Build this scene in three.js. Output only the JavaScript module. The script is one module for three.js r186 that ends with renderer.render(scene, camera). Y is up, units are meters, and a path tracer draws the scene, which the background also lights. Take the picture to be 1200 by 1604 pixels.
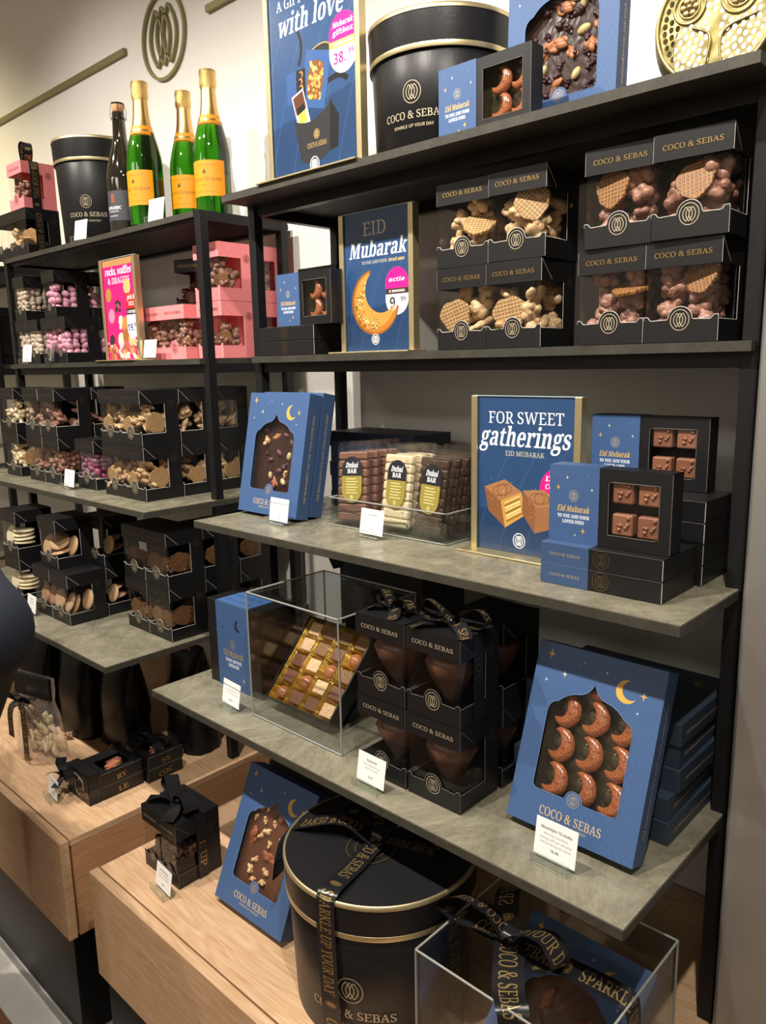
import * as THREE from 'three';
import { RoundedBoxGeometry } from 'three/addons/geometries/RoundedBoxGeometry.js';
import { mergeGeometries, mergeVertices } from 'three/addons/utils/BufferGeometryUtils.js';
import { RectAreaLightUniformsLib } from 'three/addons/lights/RectAreaLightUniformsLib.js';
import { MarchingCubes } from 'three/addons/objects/MarchingCubes.js';
import { createNoise3D } from 'simplex-noise';

// ---------------------------------------------------------------- camera, exposure, large lights
const scene = new THREE.Scene();
const EYE = 1.63, D2R = Math.PI / 180, V = (x, y, z) => new THREE.Vector3(x, y, z);
const camera = new THREE.PerspectiveCamera(66.97, 1200 / 1604, 0.05, 40);
camera.position.set(0, EYE, 0);
camera.rotation.order = 'YXZ';
camera.rotation.set(-10.84 * D2R, 43.32 * D2R, -1.1 * D2R);
const renderer = new THREE.WebGLRenderer({ antialias: true });
renderer.toneMapping = THREE.LinearToneMapping;
renderer.toneMappingExposure = 0.37;
renderer.shadowMap.enabled = true;
RectAreaLightUniformsLib.init();
const ROOM = { x0: -4.6, x1: 2.4, z0: -1.275, z1: 3.6, h: 3.02 };
// track spots: x, z, aim x, aim y, aim z, candela, half angle
const SPOTS = [
  [0.05, -0.1, -0.45, 1.3, -1.0, 19.5, 53], [-0.75, -0.1, -0.8, 1.25, -0.98, 20.5, 53], [-1.5, -0.1, -1.5, 1.25, -1.0, 20, 53],
  [-2.3, -0.1, -2.25, 1.45, -1.0, 18, 54], [-3.4, -0.1, -3.5, 1.9, -1.0, 20, 50, 0xffefc4],
];
const WARM = 0xfff6ea;
// ceiling panels over the aisle: x, z, width, depth, intensity
const PANELS = [[-0.9, 2.7, 1.3, 0.6, 17], [1.2, 2.7, 1.3, 0.6, 17], [-3.0, 2.4, 1.3, 0.6, 19]];

// ---------------------------------------------------------------- helpers
function rng(seed) { let s = seed >>> 0; return () => { s = (s + 0x6d2b79f5) | 0; let t = Math.imul(s ^ (s >>> 15), 1 | s); t = (t + Math.imul(t ^ (t >>> 7), 61 | t)) ^ t; return ((t ^ (t >>> 14)) >>> 0) / 4294967296; }; }
const R0 = rng(7), noise3 = createNoise3D(rng(99));
const used = new Map();
function numbered(n) { const k = used.get(n) ?? 0; used.set(n, k + 1); return k ? n + '_' + String(k).padStart(3, '0') : n; }
function shade(o) { o.castShadow = true; o.receiveShadow = true; return o; }
function tag(o, label, category, group, kind) { o.userData = { ...o.userData, label, category }; if (group) o.userData.group = group; if (kind) o.userData.kind = kind; return o; }
function thing(name, label, category, p = [0, 0, 0], ry = 0, group) {
  const o = new THREE.Group(); o.name = numbered(name); o.position.set(...p); o.rotation.y = ry; scene.add(o); return tag(o, label, category, group);
}
function solo(name, geo, m, label, category, p = [0, 0, 0], r = [0, 0, 0], group) {
  const o = shade(new THREE.Mesh(geo, m)); o.name = numbered(name); o.position.set(...p); o.rotation.set(...r); scene.add(o); return tag(o, label, category, group);
}
function part(parent, name, geo, m, p, r) {
  const o = shade(new THREE.Mesh(geo, m)); o.name = name; if (p) o.position.set(...p); if (r) o.rotation.set(...r); parent.add(o); return o;
}
function struct(name, geo, m, p, label) { const o = shade(new THREE.Mesh(geo, m)); o.name = name; if (p) o.position.set(...p); o.userData = { kind: 'structure', label, category: 'room' }; scene.add(o); return o; }
function dup(proto, p, ry, label, group) { const o = proto.clone(); o.name = numbered(proto.userData.base); o.position.set(...p); o.rotation.y = ry || 0; scene.add(o); o.userData = { label, category: proto.userData.category }; if (group) o.userData.group = group; return o; }
function inside(host, obj, p, r) { // put a top-level thing where it sits in a (tilted) host
  host.updateMatrixWorld(true);
  const m = new THREE.Matrix4().compose(V(...p), new THREE.Quaternion().setFromEuler(new THREE.Euler(...(r || [0, 0, 0]))), V(1, 1, 1)).premultiply(host.matrixWorld);
  m.decompose(obj.position, obj.quaternion, new THREE.Vector3()); return obj;
}
const BX = (w, h, d, x = 0, y = 0, z = 0) => new THREE.BoxGeometry(w, h, d).translate(x, y, z);
const RB = (w, h, d, r = 0.0008, s = 1) => new RoundedBoxGeometry(w, h, d, s, Math.min(r, w / 2.01, h / 2.01, d / 2.01));
const clean = (g) => { const n = g.index ? g.toNonIndexed() : g; for (const k of Object.keys(n.attributes)) if (!['position', 'normal', 'uv'].includes(k)) n.deleteAttribute(k); n.clearGroups(); return n; };
const merge = (...gs) => mergeGeometries(gs.flat().map(clean));
function shapeOf(pts) { const s = new THREE.Shape(); pts.forEach(([x, y], i) => (i ? s.lineTo(x, y) : s.moveTo(x, y))); return s; }
const slab = (shape, t, seg = 10) => new THREE.ExtrudeGeometry(shape, { depth: t, bevelEnabled: false, curveSegments: seg });
function uvBox(g, x0, y0, w, h) { const p = g.attributes.position, u = g.attributes.uv; for (let i = 0; i < p.count; i++) u.setXY(i, (p.getX(i) - x0) / w, (p.getY(i) - y0) / h); return g; }
const lathe = (pts, seg = 48) => new THREE.LatheGeometry(pts.map(([r, y]) => new THREE.Vector2(r, y)), seg);
function tubeOf(pts, r, seg, rad = 4, closed = false) { const c = new THREE.CurvePath(); for (let i = 1; i < pts.length; i++) c.add(new THREE.LineCurve3(V(...pts[i - 1]), V(...pts[i]))); return new THREE.TubeGeometry(c, seg, r, rad, closed); }
const PL = (w, h) => new THREE.PlaneGeometry(w, h);

// ---------------------------------------------------------------- canvases
function canvas(w, h, draw) { const c = document.createElement('canvas'); c.width = w; c.height = h; draw(c.getContext('2d'), w, h); return c; }
function ctex(w, h, draw, srgb = true) { const t = new THREE.CanvasTexture(canvas(w, h, draw)); if (srgb) t.colorSpace = THREE.SRGBColorSpace; t.magFilter = THREE.LinearFilter; return t; }
function txt(g, s, x, y, px, o = {}) { // o: font weight/family, skew, color, width to fit
  g.save(); g.translate(x, y); if (o.rot) g.rotate(o.rot); if (o.skew) g.transform(1, 0, -o.skew, 1, 0, 0);
  g.font = `${o.bold ? 'bold ' : ''}${px}px ${o.f || 'serif'}`; g.textAlign = o.al || 'center'; g.textBaseline = 'middle'; g.fillStyle = o.c || '#fff';
  const w = g.measureText(s).width; if (o.w) g.scale(o.w / w, 1); g.fillText(s, 0, 0); g.restore();
}
function logo(g, x, y, r, c, lw) { // ring with three interlocked leaves
  g.save(); g.translate(x, y); g.strokeStyle = c; g.lineWidth = lw;
  g.beginPath(); g.ellipse(0, 0, r * 0.94, r, 0, 0, 7); g.stroke();
  for (const d of [-0.3, 0, 0.3]) { g.beginPath(); g.moveTo(d * r, -r * 0.66); g.quadraticCurveTo(d * r + r * 0.62, 0, d * r, r * 0.66); g.quadraticCurveTo(d * r - r * 0.62, 0, d * r, -r * 0.66); g.stroke(); }
  g.restore();
}
function star4(g, x, y, r, c) { g.fillStyle = c; g.beginPath(); for (let i = 0; i < 8; i++) { const a = i * Math.PI / 4, q = i % 2 ? r * 0.26 : r; g.lineTo(x + Math.sin(a) * q * (i % 4 === 2 ? 0.8 : 1), y - Math.cos(a) * q); } g.fill(); }
function crescent(g, x, y, r, c, rot = 0.35, bite = 0.42) { g.save(); g.translate(x, y); g.rotate(rot); g.beginPath(); g.arc(0, 0, r, 0, TAU); g.clip(); g.fillStyle = c; g.beginPath(); g.rect(-2 * r, -2 * r, 4 * r, 4 * r); g.arc(bite * r, 0, r * 0.82, 0, TAU, true); g.fill('evenodd'); g.restore(); }
function noiseTex(n, fn, srgb) { // fn(x,y,rand)-> [r,g,b] bytes
  const d = new Uint8Array(n * n * 4); for (let y = 0; y < n; y++) for (let x = 0; x < n; x++) { const c = fn(x / n, y / n); const i = (y * n + x) * 4; d[i] = c[0]; d[i + 1] = c[1]; d[i + 2] = c[2]; d[i + 3] = 255; }
  const t = new THREE.DataTexture(d, n, n); t.wrapS = t.wrapT = THREE.RepeatWrapping; t.magFilter = THREE.LinearFilter; t.minFilter = THREE.LinearMipmapLinearFilter; if (srgb) t.colorSpace = THREE.SRGBColorSpace; t.needsUpdate = true; return t;
}
const TAU = Math.PI * 2;
function tn(u, v, fx, fy, s = 0) { // tileable noise
  const a = u * TAU, b = v * TAU; return noise3(Math.cos(a) * fx + s, Math.sin(a) * fx + Math.cos(b) * fy * 0.7, Math.sin(b) * fy + s * 3.1);
}
const cl = (v) => Math.max(0, Math.min(255, v));

// ---------------------------------------------------------------- materials
const std = (c, r = 0.6, o = {}) => new THREE.MeshPhysicalMaterial({ color: c, roughness: r, ...o });
const lin = (r, g, b) => new THREE.Color().setRGB(r, g, b);
const concreteTex = noiseTex(512, (u, v) => { const a = tn(u, v, 1.2, 1.2, 1) * 12 + tn(u, v, 4, 4, 5) * 8 + tn(u, v, 14, 14, 9) * 8 + tn(u, v, 40, 60, 2) * 5; return [cl(122 + a), cl(118 + a), cl(101 + a * 0.9)]; }, true);
const concreteRough = noiseTex(256, (u, v) => { const a = 92 + tn(u, v, 2, 2, 3) * 34 + tn(u, v, 9, 14, 4) * 30; return [cl(a), cl(a), cl(a)]; });
function woodTex(n, base, amp, seed) { return noiseTex(n, (u, v) => { const w = tn(u, v, 0.8, 3.2, seed) * 1.2, g = Math.sin((v * 20 + w) * TAU) * 0.35 + tn(u, v, 1.5, 60, seed + 2) * 0.7 + tn(u, v, 0.8, 16, seed + 4) * 0.55; return base.map((b, i) => cl(b + g * amp * (1 + i * 0.18))); }, true); }
const oakTex = woodTex(512, [203, 167, 131], 13, 3), floorTex = woodTex(512, [138, 108, 80], 14, 8);
const plasterBump = noiseTex(256, (u, v) => { const a = 128 + tn(u, v, 8, 8, 1) * 40 + tn(u, v, 30, 30, 2) * 40; return [cl(a), cl(a), cl(a)]; });
const rep = (t, x, y) => { const c = t.clone(); c.repeat.set(x, y); c.needsUpdate = true; return c; };
const M = {
  wall: std(0xeae8e2, 0.85, { bumpMap: rep(plasterBump, 6, 3), bumpScale: 0.0006 }),
  white: std(0xf0efec, 0.5), ceiling: std(0xe8e6e0, 0.9),
  black: std(lin(0.008, 0.008, 0.009), 0.42, { specularIntensity: 0.5 }), steel: std(lin(0.009, 0.009, 0.01), 0.42, { specularIntensity: 0.6 }),
  carton: std(lin(0.0065, 0.0065, 0.0075), 0.4), pink: std(lin(0.93, 0.27, 0.285), 0.5), cut: std(0xd9d6d0, 0.8), pinkcut: std(lin(0.9, 0.4, 0.4), 0.7),
  darkcut: std(0x6d6a66, 0.8),
  blue: std(lin(0.038, 0.083, 0.19), 0.5), navyback: std(lin(0.008, 0.012, 0.022), 0.5),
  gold: std(lin(0.62, 0.44, 0.17), 0.34, { metalness: 1 }), goldframe: std(lin(0.66, 0.56, 0.32), 0.36, { metalness: 0.85 }), goldpaint: std(lin(0.28, 0.25, 0.12), 0.5, { metalness: 0.5 }),
  brass: std(lin(0.62, 0.5, 0.22), 0.3, { metalness: 1 }),
  film: std(0xffffff, 0.03, { transmission: 1, thickness: 0, ior: 1.45 }),
  acrylic: std(0xf8fafa, 0.02, { transmission: 1, thickness: 0, ior: 1.49 }),
  acrylicEdge: std(lin(0.5, 0.51, 0.48), 0.25, { transmission: 0.5, thickness: 0 }),
  acrylicSolid: std(0xfafcfa, 0.04, { transmission: 1, thickness: 0, ior: 1.4 }),
  ribbon: std(lin(0.012, 0.012, 0.014), 0.27, { side: THREE.DoubleSide, sheen: 0.4, sheenRoughness: 0.4, sheenColor: lin(0.2, 0.2, 0.22) }),
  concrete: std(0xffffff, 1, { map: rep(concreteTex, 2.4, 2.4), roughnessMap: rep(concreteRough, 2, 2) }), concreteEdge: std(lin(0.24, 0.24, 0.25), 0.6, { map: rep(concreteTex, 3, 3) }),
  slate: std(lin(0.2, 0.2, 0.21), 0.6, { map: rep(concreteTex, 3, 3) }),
  oak: std(0xffffff, 0.5, { map: rep(oakTex, 1.3, 1.9) }), oakEnd: std(0xe8d8c4, 0.55, { map: rep(oakTex, 1.3, 2.4) }),
  floor: std(0xffffff, 0.5, { map: rep(floorTex, 0.8, 1.2) }),
  plinth: std(lin(0.005, 0.005, 0.005), 0.3, { specularIntensity: 0.3 }), column: null,
  card: std(0xf7f7f5, 0.55),
};
const uvM = (g) => { // box-projected uv in metres
  const n = clean(g); const p = n.attributes.position, q = n.attributes.normal, u = n.attributes.uv;
  for (let i = 0; i < p.count; i++) { const ax = Math.abs(q.getX(i)), ay = Math.abs(q.getY(i)), az = Math.abs(q.getZ(i)); if (ay >= ax && ay >= az) u.setXY(i, p.getX(i), -p.getZ(i)); else if (ax > az) u.setXY(i, p.getZ(i), p.getY(i)); else u.setXY(i, p.getX(i), p.getY(i)); }
  return n;
};
// gold or dark print as an alpha stencil
const PRINT = {};
function stencil(key, w, h, draw) { PRINT[key] ??= ctex(w, h, (g) => { g.fillStyle = '#000'; g.fillRect(0, 0, w, h); draw(g, w, h); }, false); return PRINT[key]; }
const INK = {}; const inkBase = { gold: [lin(0.55, 0.38, 0.15), 0.3, 0.9], pale: [lin(0.5, 0.43, 0.3), 0.45, 0.3], dark: [lin(0.09, 0.03, 0.03), 0.5, 0], white: [lin(0.8, 0.8, 0.8), 0.6, 0], dim: [lin(0.2, 0.15, 0.075), 0.34, 0.85] };
function ink(tex, kind) { const k = tex.uuid + kind; const [c, r, m] = inkBase[kind]; return (INK[k] ??= std(c, r, { metalness: m, alphaMap: tex, transparent: true, side: THREE.DoubleSide })); }
const sBrand = stencil('brand', 512, 80, (g) => txt(g, 'COCO & SEBAS', 256, 44, 58, { w: 496 }));
const sLogo = stencil('logo', 128, 128, (g) => logo(g, 64, 64, 58, '#fff', 4.5));
const sHat = stencil('hat', 512, 340, (g) => { logo(g, 256, 82, 74, '#fff', 5); txt(g, 'COCO & SEBAS', 256, 232, 70, { w: 496 }); txt(g, 'SPARKLE UP YOUR DAY', 256, 306, 30, { f: 'sans-serif', w: 330 }); });
const sSide = stencil('side', 1024, 64, (g) => { txt(g, 'Eid Mubarak', 12, 34, 46, { al: 'left', skew: 0.25, bold: 1 }); txt(g, 'TO YOU AND YOUR LOVED ONES', 310, 36, 40, { al: 'left', w: 700, bold: 1 }); });
function decal(parent, name, tex, kind, w, h, p, r) { const o = part(parent, name, PL(w, h), ink(tex, kind), p, r); return o; }
// ---------------------------------------------------------------- room shell
{
  const { x0, x1, z0, z1, h } = ROOM, T = 0.1, cx = (x0 + x1) / 2, cz = (z0 + z1) / 2, W = x1 - x0, L = z1 - z0;
  struct('floor', uvM(BX(W + 2 * T, T, L + 2 * T, cx, -T / 2, cz)), M.floor, null, 'light wood floor in front of the plinths');
  struct('ceiling', BX(W + 2 * T, T, L + 2 * T, cx, h + T / 2, cz), M.ceiling, null, 'white ceiling');
  struct('wall_back', uvM(BX(W + 2 * T, h, T, cx, h / 2, z0 - T / 2)), M.wall, null, 'white plaster wall behind the shelves');
  struct('wall_front', BX(W + 2 * T, h, T, cx, h / 2, z1 + T / 2), M.wall, null, 'wall behind the viewer');
  struct('wall_left', BX(T, h, L, x0 - T / 2, h / 2, cz), M.wall, null, 'white wall at the left end');
  struct('wall_right', BX(T, h, L, x1 + T / 2, h / 2, cz), M.wall, null, 'white wall at the right end');
}
// ---------------------------------------------------------------- lamps
const bulbM = new THREE.MeshStandardMaterial({ color: 0xffffff, emissive: new THREE.Color(WARM), emissiveIntensity: 6 });
function trackSpot([x, z, ax, ay, az, cd, ang, hue = WARM], i) {
  const o = thing('track_spotlight', `black track spotlight on the ceiling rail, number ${['one', 'two', 'three', 'four', 'five', 'six'][i]} counted from the right`, 'spotlight', [x, ROOM.h - 0.02, z], 0, 'track spotlights');
  part(o, 'stem', new THREE.CylinderGeometry(0.008, 0.008, 0.07, 10).translate(0, -0.035, 0), M.steel);
  const dir = V(ax - x, ay - (ROOM.h - 0.12), az - z).normalize(), q = new THREE.Quaternion().setFromUnitVectors(V(0, -1, 0), dir);
  const can = part(o, 'can', lathe([[0.001, 0.06], [0.036, 0.06], [0.04, 0.05], [0.04, -0.05], [0.036, -0.05], [0.034, -0.03], [0.001, -0.03]], 24), M.steel, [0, -0.1, 0]); can.quaternion.copy(q);
  const b = part(can, 'lamp_lens', new THREE.CylinderGeometry(0.03, 0.03, 0.004, 20).translate(0, -0.036, 0), bulbM);
  const s = new THREE.SpotLight(hue, cd, 0, ang * D2R, 0.7, 2); s.position.copy(V(0, -0.1, 0).addScaledVector(dir, 0.056)); s.castShadow = true; s.shadow.radius = 1.0; s.shadow.mapSize.set(2048, 2048);
  s.name = 'spot_beam'; o.add(s); s.target.position.set(ax - o.position.x, ay - o.position.y, az - o.position.z); o.add(s.target);
}
SPOTS.forEach(trackSpot);
{ const t = thing('lighting_track', 'black lighting track running along the white ceiling', 'track', [0, 0, 0]); part(t, 'rail', BX(4.4, 0.02, 0.034, -1.3, ROOM.h - 0.01, -0.1), M.steel); }
for (const [i, [x, z, w, d, I]] of PANELS.entries()) {
  const o = thing('ceiling_panel_lamp', `square white ceiling lamp panel over the aisle, ${['middle', 'right', 'left'][i]} one`, 'ceiling lamp', [x, ROOM.h - 0.02, z], 0, 'aisle ceiling lamps');
  part(o, 'frame', merge(BX(w + 0.04, 0.02, 0.02, 0, 0, d / 2 + 0.01), BX(w + 0.04, 0.02, 0.02, 0, 0, -d / 2 - 0.01), BX(0.02, 0.02, d, w / 2 + 0.01, 0, 0), BX(0.02, 0.02, d, -w / 2 - 0.01, 0, 0)), M.white);
  part(o, 'diffuser', BX(w, 0.006, d, 0, 0.004, 0), new THREE.MeshStandardMaterial({ color: 0xffffff, emissive: 0xfff5e8, emissiveIntensity: 1.2 }));
  const a = new THREE.RectAreaLight(0xfff5e8, I, w, d); a.position.set(0, -0.002, 0); a.rotation.x = -Math.PI / 2; a.name = 'panel_light'; o.add(a);
}
// ---------------------------------------------------------------- wall ornament
{
  const wz = ROOM.z0, lw = 0.0075;
  const o = thing('wall_emblem', 'round gold emblem of three interlocked leaves on the white wall', 'wall emblem', [-1.972, EYE + 0.872, wz]);
  const strip = (pts, w, closed) => { const c = new THREE.CatmullRomCurve3(pts.map(([x, y]) => V(x, y, 0)), closed, 'centripetal'); const n = 60, P = c.getPoints(n), a = [], b = []; for (let i = 0; i <= n; i++) { const t = c.getTangent(i / n); a.push([P[i].x - t.y * w / 2, P[i].y + t.x * w / 2]); b.push([P[i].x + t.y * w / 2, P[i].y - t.x * w / 2]); } return slab(shapeOf([...a, ...b.reverse()]), 0.008); };
  const arc = []; for (let i = 0; i <= 40; i++) { const a = i / 40 * TAU; arc.push([Math.sin(a) * 0.1, Math.cos(a) * 0.104]); }
  part(o, 'ring', strip(arc, lw), M.goldpaint, [0, 0, 0.002]);
  for (const d of [-0.032, 0, 0.032]) { const l = [], n = 14; for (let i = 0; i <= n; i++) { const t = i / n * 2 - 1; l.push([d + 0.031 * (1 - t * t), t * 0.07]); } const r = l.map(([x, y]) => [2 * d - x, -y]); part(o, 'leaf_outline', merge(strip(l, lw * 0.8), strip(r, lw * 0.8)), M.goldpaint, [0, 0, 0.002]); }
  const b1 = solo('wall_strip', BX(1.3, 0.016, 0.012), M.goldpaint, 'gold strip on the wall left of the round emblem', 'wall trim', [-2.82, EYE + 0.887, wz + 0.006]);
  const b2 = solo('wall_strip', BX(1.3, 0.016, 0.012), M.goldpaint, 'gold strip on the wall right of the round emblem', 'wall trim', [-1.118, EYE + 0.877, wz + 0.006]);
}
// ---------------------------------------------------------------- shelving
const SH = { RT: EYE + 0.3225, R2: EYE + 0.0195, R3: EYE - 0.2906, R4: EYE - 0.606, LT: EYE + 0.329, L2: EYE + 0.0195, L3: EYE - 0.2965, L4: EYE - 0.6055, P: EYE - 0.9347 };
function shelfUnit(label, xl, xr, boards, topY) { // outer frame from xl to xr; boards: [topY, x0, x1, zFront, thick, kind]
  const o = thing('shelf_unit', label, 'shelf unit', [0, 0, 0]);
  const t = 0.0205, zf = -1.0, zb = -1.2425;
  for (const x of [xl + t / 2, xr - t / 2]) {
    for (const z of [zf - t / 2, zb + t / 2]) part(o, 'post', RB(t, topY - SH.P, t, 0.0012), M.steel, [x, (topY + SH.P) / 2, z]);
    for (const y of [topY - t / 2, boards[1][0] - 0.012 - t / 2, boards[2][0] - 0.012 - t / 2, boards[3][0] - 0.012 - t / 2]) part(o, 'side_bar', BX(t * 0.9, t, zf - zb - 2 * t), M.steel, [x, y, (zf + zb) / 2]);
  }
  for (const y of [topY - t / 2 - 0.0005, boards[1][0] - 0.012 - t / 2]) for (const z of [zf - t / 2 - 0.004, zb + t / 2]) part(o, 'rail', BX(xr - xl - 2 * t, t, t * 0.8), M.steel, [(xl + xr) / 2, y, z]);
  for (let [y, x0, x1, z, th, kind] of boards) {
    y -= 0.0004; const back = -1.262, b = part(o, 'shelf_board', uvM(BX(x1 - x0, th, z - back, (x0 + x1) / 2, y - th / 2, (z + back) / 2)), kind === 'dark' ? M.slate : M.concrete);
    if (kind !== 'dark') part(b, 'edge_band', uvM(merge(BX(x1 - x0, th - 0.0012, 0.0012, (x0 + x1) / 2, y - th / 2 - 0.0006, z + 0.0006), BX(0.0012, th - 0.0012, z - back, x1 + 0.0006, y - th / 2 - 0.0006, (z + back) / 2), BX(0.0012, th - 0.0012, z - back, x0 - 0.0006, y - th / 2 - 0.0006, (z + back) / 2))), M.concreteEdge);
  }
  return o;
}
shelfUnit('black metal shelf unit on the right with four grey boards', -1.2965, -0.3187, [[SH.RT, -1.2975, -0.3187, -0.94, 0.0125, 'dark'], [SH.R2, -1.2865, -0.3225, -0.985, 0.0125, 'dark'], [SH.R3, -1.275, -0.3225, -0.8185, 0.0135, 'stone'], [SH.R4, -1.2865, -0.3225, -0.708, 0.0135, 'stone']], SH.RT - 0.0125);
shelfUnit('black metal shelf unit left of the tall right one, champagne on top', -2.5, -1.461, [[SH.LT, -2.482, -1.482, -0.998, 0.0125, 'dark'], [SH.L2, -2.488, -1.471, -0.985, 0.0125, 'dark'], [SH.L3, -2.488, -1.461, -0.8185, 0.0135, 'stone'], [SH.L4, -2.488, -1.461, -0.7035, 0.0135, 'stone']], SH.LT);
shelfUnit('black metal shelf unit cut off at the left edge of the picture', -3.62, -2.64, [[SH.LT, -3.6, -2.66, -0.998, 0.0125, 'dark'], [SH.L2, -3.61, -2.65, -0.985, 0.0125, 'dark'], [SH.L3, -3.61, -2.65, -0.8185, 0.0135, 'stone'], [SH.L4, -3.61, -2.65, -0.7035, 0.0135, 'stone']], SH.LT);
// ---------------------------------------------------------------- drawer plinths
function plinth(label, xl, xr) {
  const o = thing('drawer_plinth', label, 'plinth', [0, 0, 0]), zf = -0.565, top = SH.P, hp = 0.222, pt = 0.019, back = -1.262;
  part(o, 'front_panel', uvM(RB(xr - xl, hp, pt, 0.0015).translate((xl + xr) / 2, top - hp / 2, zf - pt / 2)), M.oak);
  part(o, 'top_board', uvM(RB(xr - xl - 0.004, 0.0156, zf - pt - 0.003 - back, 0.001).translate((xl + xr) / 2, top - 0.0082, (zf - pt - 0.003 + back) / 2)), M.oak);
  for (const x of [xl + 0.011, xr - 0.011]) part(o, 'side_panel', uvM(BX(0.018, hp - 0.018, zf - pt - 0.005 - back, x, top - 0.017 - (hp - 0.018) / 2, (zf - pt - 0.005 + back) / 2)), M.oakEnd);
  part(o, 'base', RB(xr - xl - 0.02, top - hp - 0.226, zf - 0.012 - back, 0.002).translate((xl + xr) / 2, 0.226 + (top - hp - 0.226) / 2, (zf - 0.012 + back) / 2), M.plinth);
  return o;
}
plinth('oak drawer plinth on black base under the right shelf unit', -1.318, -0.31);
plinth('oak drawer plinth on black base under the left shelf unit', -2.46, -1.442);
plinth('oak drawer plinth at the far left, mostly out of the picture', -3.62, -2.58);
{
  const o = thing('floor_step', 'white ledge with a bright metal strip under the black plinths', 'plinth base', [0, 0, 0]);
  part(o, 'body', BX(3.36, 0.216, 0.765, -1.95, 0.108, -0.8745), M.oakEnd);
  part(o, 'white_ledge', RB(3.362, 0.0058, 0.767, 0.001).translate(-1.95, 0.2189, -0.874), M.white);
  part(o, 'metal_lip', RB(3.36, 0.006, 0.012, 0.001).translate(-1.95, 0.2235, -0.567), std(0xf4f4f2, 0.25, { metalness: 0.6 }));
}
// ---------------------------------------------------------------- brushed column at the right
{
  const bt = noiseTex(256, (u, v) => { const a = 128 + tn(u, v, 40, 1, 4) * 40 + tn(u, v, 3, 2, 6) * 30; return [cl(a), cl(a), cl(a)]; });
  const m = std(lin(0.46, 0.46, 0.45), 0.36, { metalness: 0.8, roughnessMap: null, bumpMap: rep(bt, 2, 1), bumpScale: 0.0004 });
  const o = thing('column_cladding', 'grey brushed metal clad column at the right edge', 'column', [0, 0, 0]);
  part(o, 'cladding', RB(0.5, ROOM.h - 0.01, 0.34, 0.006, 3).translate(-0.297 + 0.25, (ROOM.h - 0.01) / 2, -0.933 - 0.17), m);
}
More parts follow.
